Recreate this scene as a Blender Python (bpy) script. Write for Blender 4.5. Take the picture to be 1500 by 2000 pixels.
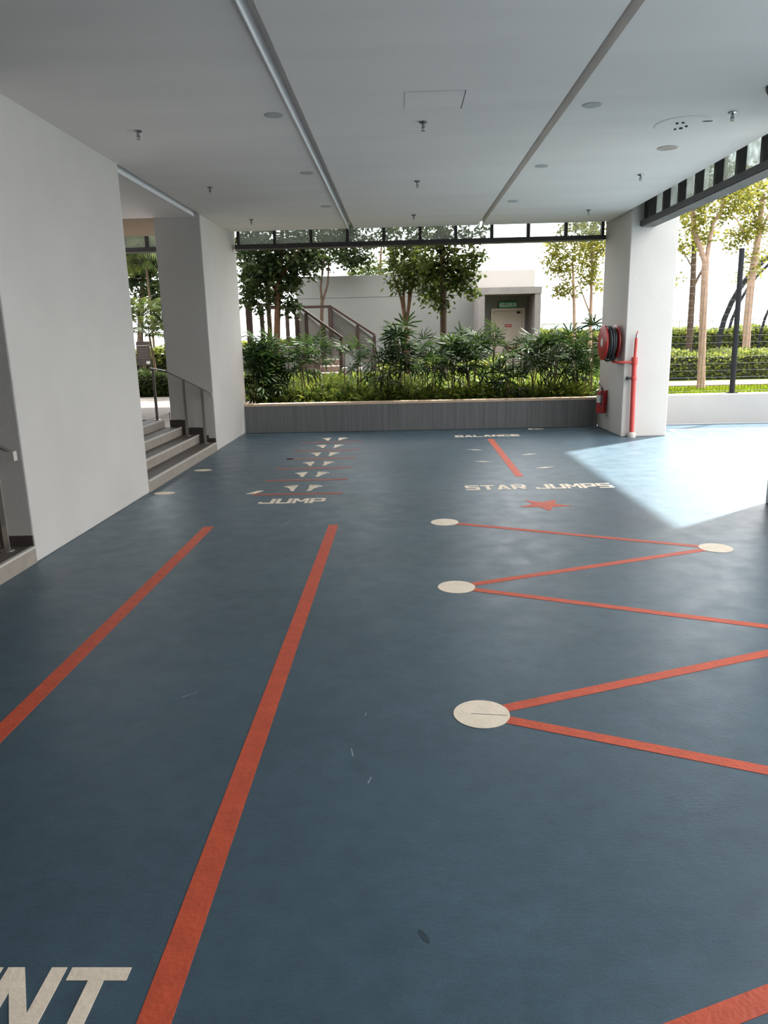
import bpy, bmesh, math, random
import numpy as np
from mathutils import Vector, Matrix

random.seed(7)
RNG = np.random.default_rng(11)
for o in list(bpy.data.objects):
    bpy.data.objects.remove(o, do_unlink=True)
SC = bpy.context.scene
COL = SC.collection

# ------------------------------------------------------------------ camera
CAM_H = 1.6
AX_R = Vector((0.99947174, 0.0231138, -0.0228471))
AX_D = Vector((-0.01686643, -0.23201663, -0.97256558))
AX_F = Vector((-0.0277806, 0.97243716, -0.23150422))
FPX = 1434.38
cam_d = bpy.data.cameras.new('camera')
cam_d.sensor_fit = 'HORIZONTAL'
cam_d.sensor_width = 36.0
cam_d.lens = FPX / 1500.0 * 36.0
cam_d.clip_start = 0.05
cam_d.clip_end = 500
cam = bpy.data.objects.new('camera', cam_d)
COL.objects.link(cam)
mw = Matrix.Identity(4)
for i in range(3):
    mw[i][0] = AX_R[i]
    mw[i][1] = -AX_D[i]
    mw[i][2] = -AX_F[i]
mw[2][3] = CAM_H
cam.matrix_world = mw
SC.camera = cam

# ------------------------------------------------------------------ sky, sun, exposure
W = bpy.data.worlds.new('sky')
SC.world = W
W.use_nodes = True
wn = W.node_tree.nodes
wl = W.node_tree.links
bg = wn['Background']
bg.inputs['Color'].default_value = (0.96, 0.98, 1.0, 1)      # bright hazy tropical sky
bg.inputs['Strength'].default_value = 1.35

sun_d = bpy.data.lights.new('sun', 'SUN')
sun_d.energy = 4.9
sun_d.color = (1.0, 0.95, 0.87)
sun_d.angle = math.radians(2.2)
sun = bpy.data.objects.new('sun', sun_d)
COL.objects.link(sun)
sun_dir = Vector((-0.787, -0.617, -1.612)).normalized()
sun.rotation_euler = sun_dir.to_track_quat('-Z', 'Y').to_euler()
sun.location = (12, 14, 20)

SC.view_settings.view_transform = 'Standard'
SC.view_settings.look = 'None'
SC.view_settings.gamma = 1.0
SC.view_settings.use_curve_mapping = False
SC.view_settings.exposure = 1.9


# ------------------------------------------------------------------ helpers
def photo_point(x, y, Y):
    """a point of the place at distance Y that lies on the photograph's ray (x, y)"""
    d = AX_R * ((x - 750) / FPX) + AX_D * ((y - 1000) / FPX) + AX_F
    t = Y / d.y
    return Vector((d.x * t, Y, CAM_H + d.z * t))


def world_origin(o):
    v = Vector((0, 0, 0))
    while o is not None:
        v += o.location
        o = o.parent
    return v


def tag(o, label=None, cat=None, group=None, kind=None):
    if label:
        o['label'] = label
    if cat:
        o['category'] = cat
    if group:
        o['group'] = group
    if kind:
        o['kind'] = kind
    return o


def empty(name, loc, label=None, cat=None, group=None, kind=None):
    o = bpy.data.objects.new(name, None)
    o.empty_display_size = 0.1
    COL.objects.link(o)
    o.location = loc
    return tag(o, label, cat, group, kind)


class MB:
    """collects simple solids into one mesh (world coordinates)"""

    def __init__(self):
        self.v = []
        self.f = []

    def add(self, vs, fs):
        n = len(self.v)
        self.v += [tuple(p) for p in vs]
        self.f += [tuple(i + n for i in f) for f in fs]
        return self

    def box(self, x0, y0, z0, x1, y1, z1):
        x0, x1 = min(x0, x1), max(x0, x1)
        y0, y1 = min(y0, y1), max(y0, y1)
        z0, z1 = min(z0, z1), max(z0, z1)
        vs = [(x, y, z) for z in (z0, z1) for y in (y0, y1) for x in (x0, x1)]
        return self.add(vs, [(0, 2, 3, 1), (4, 5, 7, 6), (0, 1, 5, 4), (2, 6, 7, 3), (0, 4, 6, 2), (1, 3, 7, 5)])

    def prism(self, poly, z0, z1):
        n = len(poly)
        area = sum(poly[i][0] * poly[(i + 1) % n][1] - poly[(i + 1) % n][0] * poly[i][1] for i in range(n))
        if area < 0:
            poly = poly[::-1]
        vs = [(p[0], p[1], z0) for p in poly] + [(p[0], p[1], z1) for p in poly]
        fs = [tuple(range(n - 1, -1, -1)), tuple(range(n, 2 * n))]
        fs += [(i, (i + 1) % n, n + (i + 1) % n, n + i) for i in range(n)]
        return self.add(vs, fs)

    def tube(self, pts, rad, seg=8, caps=True):
        pts = [Vector(p) for p in pts]
        if not hasattr(rad, '__len__'):
            rad = [rad] * len(pts)
        vs, fs = [], []
        prev = None
        for i, p in enumerate(pts):
            a = pts[max(0, i - 1)]
            b = pts[min(len(pts) - 1, i + 1)]
            t = (b - a).normalized()
            if prev is None:
                ref = Vector((0, 0, 1)) if abs(t.z) < 0.9 else Vector((1, 0, 0))
                u = t.cross(ref).normalized()
            else:
                u = (prev - t * prev.dot(t)).normalized()
            prev = u
            w = t.cross(u)
            for k in range(seg):
                an = 2 * math.pi * k / seg
                vs.append(p + (u * math.cos(an) + w * math.sin(an)) * rad[i])
        for i in range(len(pts) - 1):
            for k in range(seg):
                k2 = (k + 1) % seg
                fs.append((i * seg + k, i * seg + k2, (i + 1) * seg + k2, (i + 1) * seg + k))
        if caps:
            fs.append(tuple(range(seg - 1, -1, -1)))
            m = (len(pts) - 1) * seg
            fs.append(tuple(range(m, m + seg)))
        return self.add(vs, fs)

    def lathe(self, prof, origin, axis='z', seg=24):
        """prof: (radius, height) pairs along axis"""
        vs, fs = [], []
        o = Vector(origin)
        for r, h in prof:
            for k in range(seg):
                an = 2 * math.pi * k / seg
                c, s = r * math.cos(an), r * math.sin(an)
                vs.append(o + (Vector((c, s, h)) if axis == 'z' else Vector((h, c, s)) if axis == 'x' else Vector((s, h, c))))
        for i in range(len(prof) - 1):
            for k in range(seg):
                k2 = (k + 1) % seg
                fs.append((i * seg + k, i * seg + k2, (i + 1) * seg + k2, (i + 1) * seg + k))
        fs.append(tuple(range(seg - 1, -1, -1)))
        m = (len(prof) - 1) * seg
        fs.append(tuple(range(m, m + seg)))
        return self.add(vs, fs)

    def build(self, name, mat, parent=None, smooth=False, bevel=0.0, label=None, cat=None, group=None, kind=None, rebase=True):
        me = bpy.data.meshes.new(name)
        V = np.array(self.v, dtype=float)
        if parent is None and rebase:
            lo, hi = V.min(0), V.max(0)
            off = np.array([(lo[0] + hi[0]) / 2, (lo[1] + hi[1]) / 2, lo[2]])
        elif parent is not None:
            off = np.array(world_origin(parent))
        else:
            off = np.zeros(3)
        me.from_pydata([tuple(p) for p in (V - off)], [], self.f)
        me.update()
        if smooth:
            me.polygons.foreach_set('use_smooth', [True] * len(me.polygons))
            try:
                me.set_sharp_from_angle(angle=math.radians(42))
            except Exception:
                pass
        o = bpy.data.objects.new(name, me)
        COL.objects.link(o)
        me.materials.append(mat)
        if parent is not None:
            o.parent = parent
        else:
            o.location = off
        if bevel > 0:
            m = o.modifiers.new('bevel', 'BEVEL')
            m.width = bevel
            m.segments = 2
            m.limit_method = 'ANGLE'
            m.angle_limit = math.radians(40)
        return tag(o, label, cat, group, kind)


def instance(me, name, parent, loc, rot, scale):
    o = bpy.data.objects.new(name, me)
    COL.objects.link(o)
    o.parent = parent
    o.location = loc
    o.rotation_euler = rot
    o.scale = (scale,) * 3 if not hasattr(scale, '__len__') else scale
    return o


# ------------------------------------------------------------------ materials
def lin(c):
    return tuple(((v / 255) / 12.92 if v / 255 <= 0.04045 else ((v / 255 + 0.055) / 1.055) ** 2.4) for v in c) + (1,)


def mat(name, col, rough=0.6, var=0.12, scale=2.0, bump=0.0, bscale=60.0, metallic=0.0, spec=0.5, stretch=None, detail=5.0):
    m = bpy.data.materials.new(name)
    m.use_nodes = True
    n, l = m.node_tree.nodes, m.node_tree.links
    b = n['Principled BSDF']
    b.inputs['Roughness'].default_value = rough
    b.inputs['Metallic'].default_value = metallic
    b.inputs['Specular IOR Level'].default_value = spec
    geo = n.new('ShaderNodeNewGeometry')
    src = geo.outputs['Position']
    if stretch:
        mp = n.new('ShaderNodeMapping')
        mp.inputs['Scale'].default_value = stretch
        l.new(src, mp.inputs['Vector'])
        src = mp.outputs['Vector']
    t = n.new('ShaderNodeTexNoise')
    t.inputs['Scale'].default_value = scale
    t.inputs['Detail'].default_value = detail
    l.new(src, t.inputs['Vector'])
    r = n.new('ShaderNodeMapRange')
    r.inputs['From Min'].default_value = 0.25
    r.inputs['From Max'].default_value = 0.75
    r.inputs['To Min'].default_value = 1 - var
    r.inputs['To Max'].default_value = 1 + var
    l.new(t.outputs['Fac'], r.inputs['Value'])
    mx = n.new('ShaderNodeMix')
    mx.data_type = 'RGBA'
    mx.blend_type = 'MULTIPLY'
    mx.inputs['Factor'].default_value = 1
    mx.inputs['A'].default_value = col
    l.new(r.outputs['Result'], mx.inputs['B'])
    l.new(mx.outputs['Result'], b.inputs['Base Color'])
    if bump > 0:
        t2 = n.new('ShaderNodeTexNoise')
        t2.inputs['Scale'].default_value = bscale
        t2.inputs['Detail'].default_value = 4
        l.new(src, t2.inputs['Vector'])
        bp = n.new('ShaderNodeBump')
        bp.inputs['Strength'].default_value = bump
        bp.inputs['Distance'].default_value = 0.01
        l.new(t2.outputs['Fac'], bp.inputs['Height'])
        l.new(bp.outputs['Normal'], b.inputs['Normal'])
    return m


def leaf_mat(name, c1, c2, trans=0.45, rough=0.45):
    m = bpy.data.materials.new(name)
    m.use_nodes = True
    n, l = m.node_tree.nodes, m.node_tree.links
    b = n['Principled BSDF']
    b.inputs['Roughness'].default_value = rough
    b.inputs['Specular IOR Level'].default_value = 0.18
    geo = n.new('ShaderNodeNewGeometry')
    mx = n.new('ShaderNodeMix')
    mx.data_type = 'RGBA'
    mx.inputs['A'].default_value = c1
    mx.inputs['B'].default_value = c2
    l.new(geo.outputs['Random Per Island'], mx.inputs['Factor'])
    l.new(mx.outputs['Result'], b.inputs['Base Color'])
    tr = n.new('ShaderNodeBsdfTranslucent')
    hs = n.new('ShaderNodeHueSaturation')
    hs.inputs['Value'].default_value = 1.7
    hs.inputs['Hue'].default_value = 0.485
    l.new(mx.outputs['Result'], hs.inputs['Color'])
    l.new(hs.outputs['Color'], tr.inputs['Color'])
    ms = n.new('ShaderNodeMixShader')
    ms.inputs['Fac'].default_value = trans
    l.new(b.outputs['BSDF'], ms.inputs[1])
    l.new(tr.outputs['BSDF'], ms.inputs[2])
    l.new(ms.outputs['Shader'], n['Material Output'].inputs['Surface'])
    return m


def glass_mat(name, tint, dirt_col, dirt, gloss=0.06, nscale=6.0):
    """dusty pane: see-through, with a light-scattering film"""
    m = bpy.data.materials.new(name)
    m.use_nodes = True
    n, l = m.node_tree.nodes, m.node_tree.links
    n.remove(n['Principled BSDF'])
    tp = n.new('ShaderNodeBsdfTransparent')
    tp.inputs['Color'].default_value = tint
    df = n.new('ShaderNodeBsdfDiffuse')
    df.inputs['Color'].default_value = dirt_col
    tl = n.new('ShaderNodeBsdfTranslucent')
    tl.inputs['Color'].default_value = dirt_col
    m1 = n.new('ShaderNodeMixShader')
    m1.inputs['Fac'].default_value = 0.6
    l.new(df.outputs['BSDF'], m1.inputs[1])
    l.new(tl.outputs['BSDF'], m1.inputs[2])
    geo = n.new('ShaderNodeNewGeometry')
    t = n.new('ShaderNodeTexNoise')
    t.inputs['Scale'].default_value = nscale
    t.inputs['Detail'].default_value = 6
    l.new(geo.outputs['Position'], t.inputs['Vector'])
    r = n.new('ShaderNodeMapRange')
    r.inputs['From Min'].default_value = 0.3
    r.inputs['From Max'].default_value = 0.75
    r.inputs['To Min'].default_value = dirt * 0.75
    r.inputs['To Max'].default_value = dirt * 1.3
    l.new(t.outputs['Fac'], r.inputs['Value'])
    m2 = n.new('ShaderNodeMixShader')
    l.new(r.outputs['Result'], m2.inputs['Fac'])
    l.new(tp.outputs['BSDF'], m2.inputs[1])
    l.new(m1.outputs['Shader'], m2.inputs[2])
    gl = n.new('ShaderNodeBsdfGlossy')
    gl.inputs['Roughness'].default_value = 0.08
    m3 = n.new('ShaderNodeMixShader')
    m3.inputs['Fac'].default_value = gloss
    l.new(m2.outputs['Shader'], m3.inputs[1])
    l.new(gl.outputs['BSDF'], m3.inputs[2])
    l.new(m3.outputs['Shader'], n['Material Output'].inputs['Surface'])
    return m


def floor_material():
    m = bpy.data.materials.new('blue_sports_floor')
    m.use_nodes = True
    n, l = m.node_tree.nodes, m.node_tree.links
    b = n['Principled BSDF']
    geo = n.new('ShaderNodeNewGeometry')
    P = geo.outputs['Position']

    def noise(scale, detail, stretch=None, rough=0.55, dist=0.0):
        src = P
        if stretch:
            mp = n.new('ShaderNodeMapping')
            mp.inputs['Scale'].default_value = stretch
            l.new(P, mp.inputs['Vector'])
            src = mp.outputs['Vector']
        t = n.new('ShaderNodeTexNoise')
        t.inputs['Scale'].default_value = scale
        t.inputs['Detail'].default_value = detail
        t.inputs['Roughness'].default_value = rough
        t.inputs['Distortion'].default_value = dist
        l.new(src, t.inputs['Vector'])
        return t.outputs['Fac']

    def rng(v, a, b_, c, d):
        r = n.new('ShaderNodeMapRange')
        for k, x in zip(('From Min', 'From Max', 'To Min', 'To Max'), (a, b_, c, d)):
            r.inputs[k].default_value = x
        l.new(v, r.inputs['Value'])
        return r.outputs['Result']

    def mul(a, b_):
        q = n.new('ShaderNodeMath')
        q.operation = 'MULTIPLY'
        l.new(a, q.inputs[0])
        l.new(b_, q.inputs[1])
        return q.outputs[0]

    f1 = rng(noise(0.8, 6, None, 0.6), 0.3, 0.7, 0.84, 1.16)
    f2 = rng(noise(9, 8, (1.0, 1.3, 1), 0.72), 0.25, 0.75, 0.78, 1.22)
    f3 = rng(noise(160, 2), 0.25, 0.75, 0.85, 1.15)
    fac = mul(mul(f1, f2), f3)
    mx = n.new('ShaderNodeMix')
    mx.data_type = 'RGBA'
    mx.blend_type = 'MULTIPLY'
    mx.inputs['Factor'].default_value = 1
    mx.inputs['A'].default_value = FLOOR_COL
    l.new(fac, mx.inputs['B'])
    # pale scuffs
    sc = rng(noise(3.2, 8, (1.2, 1.2, 1), 0.7, 1.5), 0.66, 0.78, 0.0, 0.30)
    m2 = n.new('ShaderNodeMix')
    m2.data_type = 'RGBA'
    m2.inputs['B'].default_value = (0.30, 0.36, 0.40, 1)
    l.new(sc, m2.inputs['Factor'])
    l.new(mx.outputs['Result'], m2.inputs['A'])
    l.new(m2.outputs['Result'], b.inputs['Base Color'])
    b.inputs['Specular IOR Level'].default_value = 0.7
    l.new(rng(noise(5, 5), 0.3, 0.7, 0.34, 0.46), b.inputs['Roughness'])
    bp = n.new('ShaderNodeBump')
    bp.inputs['Strength'].default_value = 0.16
    bp.inputs['Distance'].default_value = 0.006
    add = n.new('ShaderNodeMath')
    add.operation = 'ADD'
    l.new(noise(45, 5, (1, 2.2, 1), 0.6), add.inputs[0])
    l.new(noise(8, 3), add.inputs[1])
    l.new(add.outputs[0], bp.inputs['Height'])
    l.new(bp.outputs['Normal'], b.inputs['Normal'])
    return m


FLOOR_COL = (0.054, 0.098, 0.132, 1)
M = {}
M['floor'] = floor_material()
M['paint'] = mat('pale_grey_plaster', (0.60, 0.568, 0.53, 1), 0.85, 0.05, 1.3, 0.25, 90, spec=0.2)
M['ceil'] = mat('white_ceiling_paint', (0.88, 0.82, 0.77, 1), 0.9, 0.035, 1.1, 0.02, 30, spec=0.15, stretch=(0.5, 2.4, 1))
M['ceil_beige'] = mat('beige_ceiling', (0.34, 0.27, 0.20, 1), 0.9, 0.03, 1.0, spec=0.15)  # browner and darker than the other ceiling panels
M['planter'] = mat('grey_ribbed_planter', (0.17, 0.17, 0.17, 1), 0.75, 0.22, 2.0, 0.35, 5.0, spec=0.25, stretch=(9, 9, 0.35))  # darker grey than the wall under the fence
M['planter_r'] = mat('light_grey_planter', (0.34, 0.33, 0.32, 1), 0.85, 0.06, 1.5, 0.15, 70, spec=0.2)
M['cap'] = mat('beige_coping', (0.62, 0.46, 0.33, 1), 0.8, 0.12, 6, 0.1, 80)
M['riser'] = mat('pale_stone_riser_tile', (0.30, 0.26, 0.22, 1), 0.7, 0.12, 9, 0.08, 120)
M['tread'] = mat('brown_stone_tread_tile', (0.105, 0.088, 0.076, 1), 0.65, 0.15, 9, 0.1, 120)
M['skirt'] = mat('dark_stone_skirting', (0.06, 0.048, 0.043, 1), 0.6, 0.15, 8)
M['nosing'] = mat('pale_nosing', (0.52, 0.48, 0.43, 1), 0.6, 0.05)
M['steel'] = mat('brushed_steel', (0.46, 0.44, 0.41, 1), 0.35, 0.05, 8, metallic=0.9)
M['black'] = mat('dark_bronze_metal', (0.028, 0.022, 0.024, 1), 0.5, 0.15, 12)
M['darkpost'] = mat('dark_grey_steel', (0.016, 0.017, 0.019, 1), 0.75, 0.1, 10, spec=0.15)
M['glass'] = glass_mat('dusty_glass', (0.86, 0.9, 0.88, 1), (0.40, 0.42, 0.39, 1), 0.34)
M['glass_side'] = glass_mat('grimy_side_glass', (0.8, 0.85, 0.82, 1), (0.30, 0.32, 0.30, 1), 0.62, 0.05, 14.0)
M['glass_rail'] = glass_mat('tinted_railing_glass', (0.62, 0.60, 0.58, 1), (0.13, 0.125, 0.12, 1), 0.3, 0.04, 1.5)
M['glass_blue'] = glass_mat('pale_blue_glass', (0.80, 0.90, 0.96, 1), (0.6, 0.75, 0.85, 1), 0.3)
M['orange'] = mat('orange_line_paint', (0.60, 0.092, 0.040, 1), 0.55, 0.14, 14, 0.25, 60)
M['orange2'] = mat('worn_orange_line_paint', (0.36, 0.09, 0.06, 1), 0.55, 0.3, 5, 0.2, 60)
M['cream'] = mat('cream_floor_paint', (0.93, 0.78, 0.62, 1), 0.6, 0.07, 12, 0.2, 60)
M['rubber'] = mat('dark_rubber_streak', (0.030, 0.050, 0.065, 1), 0.7, 0.2, 30)
M['scuff'] = mat('pale_scuff', (0.30, 0.34, 0.37, 1), 0.7, 0.3, 40)
M['white'] = mat('white_line_paint', (0.8, 0.8, 0.8, 1), 0.6, 0.05, 10)
M['red'] = mat('red_enamel', (0.42, 0.022, 0.022, 1), 0.35, 0.08, 12)
M['redpipe'] = mat('red_pipe_paint', (0.55, 0.065, 0.05, 1), 0.4, 0.1, 12)
M['hose'] = mat('black_rubber_hose', (0.035, 0.037, 0.04, 1), 0.45, 0.1, 20)
M['label'] = mat('white_printed_label', (0.7, 0.69, 0.66, 1), 0.5, 0.03)
M['brass'] = mat('brass', (0.45, 0.33, 0.18, 1), 0.35, 0.05, metallic=0.8)
M['chrome'] = mat('chrome', (0.35, 0.35, 0.36, 1), 0.25, 0.03, metallic=0.9)
M['disc'] = mat('off_white_cover_plate', (0.50, 0.49, 0.47, 1), 0.7, 0.05, 8)
M['disc_brown'] = mat('stained_cover_plate', (0.50, 0.42, 0.37, 1), 0.7, 0.35, 9)
M['hole'] = mat('dark_hole', (0.03, 0.03, 0.03, 1), 0.9, 0.0)
M['bld'] = mat('shaded_render_wall', (0.19, 0.19, 0.175, 1), 0.9, 0.08, 0.8, 0.15, 40, spec=0.15)  # darker copy of the wall render, tree shade put into its colour
M['bld_l'] = mat('unshaded_render_wall', (0.36, 0.335, 0.31, 1), 0.9, 0.05, 0.8, 0.15, 40, spec=0.15)  # lighter copy of the render for the block left out of the shade
M['concrete'] = mat('bare_concrete', (0.20, 0.185, 0.175, 1), 0.9, 0.15, 2.5, 0.2, 40, spec=0.15)
M['door'] = mat('cream_door_paint', (0.55, 0.47, 0.40, 1), 0.5, 0.04, 4)
M['green'] = mat('green_sign_face', (0.012, 0.30, 0.18, 1), 0.4, 0.05)
M['timber'] = mat('dark_stained_timber', (0.040, 0.026, 0.021, 1), 0.8, 0.2, 6, 0.2, 30, spec=0.15)
M['deck'] = mat('reddish_timber_step', (0.20, 0.13, 0.115, 1), 0.7, 0.2, 5, 0.1, 30)
M['bark_d'] = mat('dark_bark', (0.075, 0.052, 0.036, 1), 0.9, 0.35, 10, 0.6, 22, spec=0.1)
M['bark_r'] = mat('reddish_bark', (0.11, 0.062, 0.038, 1), 0.9, 0.3, 10, 0.5, 22, spec=0.1)
M['bark_p'] = mat('pale_bark', (0.30, 0.205, 0.15, 1), 0.9, 0.2, 9, 0.4, 22, spec=0.1)
M['cane'] = mat('brown_palm_cane', (0.13, 0.085, 0.045, 1), 0.8, 0.3, 14)
M['cane_g'] = mat('green_palm_cane', (0.12, 0.14, 0.05, 1), 0.7, 0.3, 14)
M['soil'] = mat('dark_soil', (0.05, 0.04, 0.028, 1), 0.95, 0.3, 5, 0.5, 20)
M['lawn'] = mat('lawn_turf', (0.085, 0.12, 0.004, 1), 1.0, 0.25, 5, 0.4, 60, spec=0.0)
M['path'] = mat('pink_garden_path', (0.25, 0.185, 0.165, 1), 0.85, 0.08, 5, 0.1, 40)
M['walk'] = mat('beige_walkway_tile', (0.24, 0.205, 0.18, 1), 0.65, 0.12, 4, 0.05, 60)
M['core'] = mat('hedge_dark_filler', (0.018, 0.022, 0.010, 1), 0.95, 0.4, 10)  # dark filler colour for the inside of the hedges
M['back'] = mat('dark_blocker_wall', (0.10, 0.095, 0.09, 1), 0.9, 0.06, 1, spec=0.1)  # kept dark so the added walls return little light
M['sign'] = mat('dark_brown_sign_panel', (0.06, 0.045, 0.04, 1), 0.5, 0.05)
M['leaf_dark'] = leaf_mat('dark_tree_leaf', (0.010, 0.024, 0.007, 1), (0.036, 0.052, 0.014, 1), 0.3, 0.5)
M['leaf_mid'] = leaf_mat('mid_green_tree_leaf', (0.018, 0.040, 0.008, 1), (0.070, 0.085, 0.016, 1), 0.4, 0.5)
M['leaf_pale'] = leaf_mat('yellow_green_tree_leaf', (0.075, 0.095, 0.014, 1), (0.20, 0.185, 0.032, 1), 0.5, 0.55)
M['leaf_rhapis'] = leaf_mat('dark_palm_leaf', (0.009, 0.026, 0.008, 1), (0.036, 0.070, 0.016, 1), 0.25, 0.5)
M['leaf_cover'] = leaf_mat('ground_cover_leaf', (0.045, 0.090, 0.015, 1), (0.18, 0.215, 0.035, 1), 0.35, 0.5)
M['leaf_hedge'] = leaf_mat('hedge_leaf', (0.06, 0.095, 0.02, 1), (0.20, 0.22, 0.04, 1), 0.4)
M['leaf_hedge_d'] = leaf_mat('dark_hedge_leaf', (0.02, 0.04, 0.012, 1), (0.06, 0.085, 0.02, 1), 0.3)
M['leaf_grass'] = leaf_mat('lawn_blade', (0.06, 0.09, 0.004, 1), (0.12, 0.15, 0.01, 1), 0.3, 0.8)
M['leaf_palm'] = leaf_mat('palm_leaflet', (0.020, 0.042, 0.010, 1), (0.075, 0.09, 0.022, 1), 0.35, 0.5)

CZ = 3.33         # ceiling height
GZ = 0.43         # garden level
XL, XR = -2.79, 3.40

# ------------------------------------------------------------------ floor, ceiling, added walls out of view
floor = MB().box(XL - 0.01, -3.6, -0.2, 16.0, 13.0, 0.0).build('floor', M['floor'], label='blue sports floor with painted exercise markings', kind='structure', rebase=False)

ceiling = empty('ceiling', (0, 0, CZ), 'white panelled soffit with long recessed grooves', kind='structure')
ys, ye = -3.6, 12.66
MB().box(-0.745, ys, CZ, 1.265, ye, CZ + 0.14).build('ceiling_panel', M['ceil'], ceiling)
MB().box(1.34, ys, CZ, 3.38, ye, CZ + 0.14).build('ceiling_panel', M['ceil'], ceiling)
MB().box(-2.79, ys, CZ, -0.825, ye, CZ + 0.14).build('ceiling_panel', M['ceil'], ceiling)
MB().box(-9.0, ys, CZ - 0.03, -2.87, 10.9, CZ + 0.14).build('ceiling_panel', M['ceil'], ceiling)
MB().box(-9.0, 10.9, CZ - 0.03, -2.87, ye, CZ + 0.14).build('ceiling_panel', M['ceil_beige'], ceiling, label='beige ceiling strip above the walkway')
for a, b_ in ((-0.825, -0.745), (1.265, 1.34), (-2.87, -2.79)):
    MB().box(a, ys, CZ + 0.09, b_, ye - 0.02, CZ + 0.14).build('groove_back', M['ceil'], ceiling)
MB().box(-2.872, ys, CZ - 0.034, -2.862, 10.86, CZ + 0.09).build('groove_lit_edge', M['white'], ceiling)  # white strip added to stand for side light on the groove wall
MB().box(-0.832, ys, CZ - 0.022, -0.824, ye, CZ + 0.09).build('groove_lit_edge', M['white'], ceiling)  # same added bright strip, lit side of the next groove
MB().box(-9.5, -4.0, 3.75, 4.1, 12.9, 4.3).box(-9.5, 12.9, 3.75, 5.0, 14.2, 4.3).build('roof_slab', M['paint'], ceiling, label='concrete slab above the soffit, far overhang added to block sun')  # overhang past the far opening is added out of view to block sun

MB().box(-9.5, -4.0, -0.2, 16.0, -3.6, 4.3).build('blocker_wall_back', M['back'], label='unseen wall added behind the viewpoint to cut light', kind='structure')  # added out of view to darken faces turned towards the viewpoint
MB().box(-5.1, -3.6, -0.2, -4.7, 10.7, 3.75).build('blocker_wall_left', M['back'], label='unseen wall added beyond the raised walkway to cut light', kind='structure')  # added out of view to keep the steps and pillar fronts dark


MB().box(-7.4, 10.7, -0.2, -7.0, 15.0, 3.75).box(-7.0, 10.7, -0.2, -4.7, 10.9, 0.0).build('blocker_wall_side', M['back'], label='unseen wall added at the left end of the walkway to cut light', kind='structure')  # added out of view to stop light from the far left


# ------------------------------------------------------------------ pillars
def pillar(x0, y0, x1, y1, label):
    root = MB().box(x0, y0, 0.0, x1, y1, 3.75)
    return root.build('pillar', M['paint'], bevel=0.012, label=label, cat='pillar', group='plastered pillars of the covered court')


pillar(-3.45, 5.27, XL, 7.83, 'broad pale grey pillar nearest on the left, between two flights of steps')
pillar(-3.45, 10.88, XL, 13.12, 'grey pillar at the far left end of the planter wall, beside the steel handrail')
pillar(XR, 11.54, 4.10, 12.95, 'grey pillar carrying the red fire hose reel and pipe')
pillar(XR, 5.40, 4.10, 6.84, 'shaded pillar cut off by the right edge of the view')


# ------------------------------------------------------------------ high glazed strips (window frames above the openings)
w1 = empty('window_1', (0.33, 12.95, 3.05), 'dark framed glazed strip above the planter opening', kind='structure')
MB().box(-2.74, 12.80, 3.075, 3.37, 13.04, 3.145).build('bottom_beam', M['black'], w1)
posts = [-2.69, -2.079, -1.472, -0.867, -0.263, 0.335, 0.925, 1.520, 2.120, 2.735, 3.335]
for x in posts:
    MB().box(x - 0.024, 12.87, 3.145, x + 0.024, 12.95, 3.75).build('post', M['black'], w1)
for a, b_ in zip(posts[:-1], posts[1:]):
    MB().box(a + 0.024, 12.925, 3.145, b_ - 0.024, 12.935, 3.75).build('pane', M['glass'], w1)

w2 = empty('window_2', (3.64, 8, 3.1), 'dark framed glazed strip along the court side', kind='structure')
MB().box(3.52, 6.85, 3.10, 3.76, 11.53, 3.165).build('bottom_beam', M['black'], w2)
MB().box(3.54, 6.85, 3.085, 3.74, 11.53, 3.10).build('beam_underside', M['concrete'], w2)
fy = [11.30 - 0.5605 * i for i in range(8)]
for y in fy:
    MB().box(3.575, y - 0.03, 3.165, 3.665, y + 0.03, 3.75).build('post', M['black'], w2)
MB().box(3.575, 11.47, 3.165, 3.665, 11.53, 3.75).build('post', M['black'], w2)
ed = [11.50] + fy
for a, b_ in zip(ed[:-1], ed[1:]):
    MB().box(3.66, b_ + 0.03, 3.165, 3.67, a - 0.03, 3.75).build('pane', M['glass_side'], w2)

w3 = empty('window_3', (-5.5, 12.95, 3.05), 'dark framed glazed strip over the raised walkway', kind='structure')
MB().box(-8.9, 12.80, 3.075, -3.46, 13.04, 3.145).build('bottom_beam', M['black'], w3)
p3 = [-3.50, -4.23, -4.84, -5.45, -6.06, -6.67]
for x in p3:
    MB().box(x - 0.024, 12.87, 3.145, x + 0.024, 12.95, 3.75).build('post', M['black'], w3)
for a, b_ in zip(p3[1:], p3[:-1]):
    MB().box(a + 0.024, 12.925, 3.145, b_ - 0.024, 12.935, 3.75).build('pane', M['glass'], w3)

# ------------------------------------------------------------------ planter walls
pw = empty('planter_wall', (0.3, 12.95, 0), 'low dark grey planter wall with beige coping below the palms', 'planter')
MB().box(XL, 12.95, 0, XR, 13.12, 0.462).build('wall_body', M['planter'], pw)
MB().box(XL, 12.94, 0.462, XR, 13.14, 0.505).build('coping', M['cap'], pw, bevel=0.006)
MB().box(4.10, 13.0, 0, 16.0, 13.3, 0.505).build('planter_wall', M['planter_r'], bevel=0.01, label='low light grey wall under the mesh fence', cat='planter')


# ------------------------------------------------------------------ steps, walkway, skirting, handrails
RX = [XL, -3.045, -3.295, -3.55]
RZ = [0.13, 0.25, 0.37, 0.485]


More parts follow.
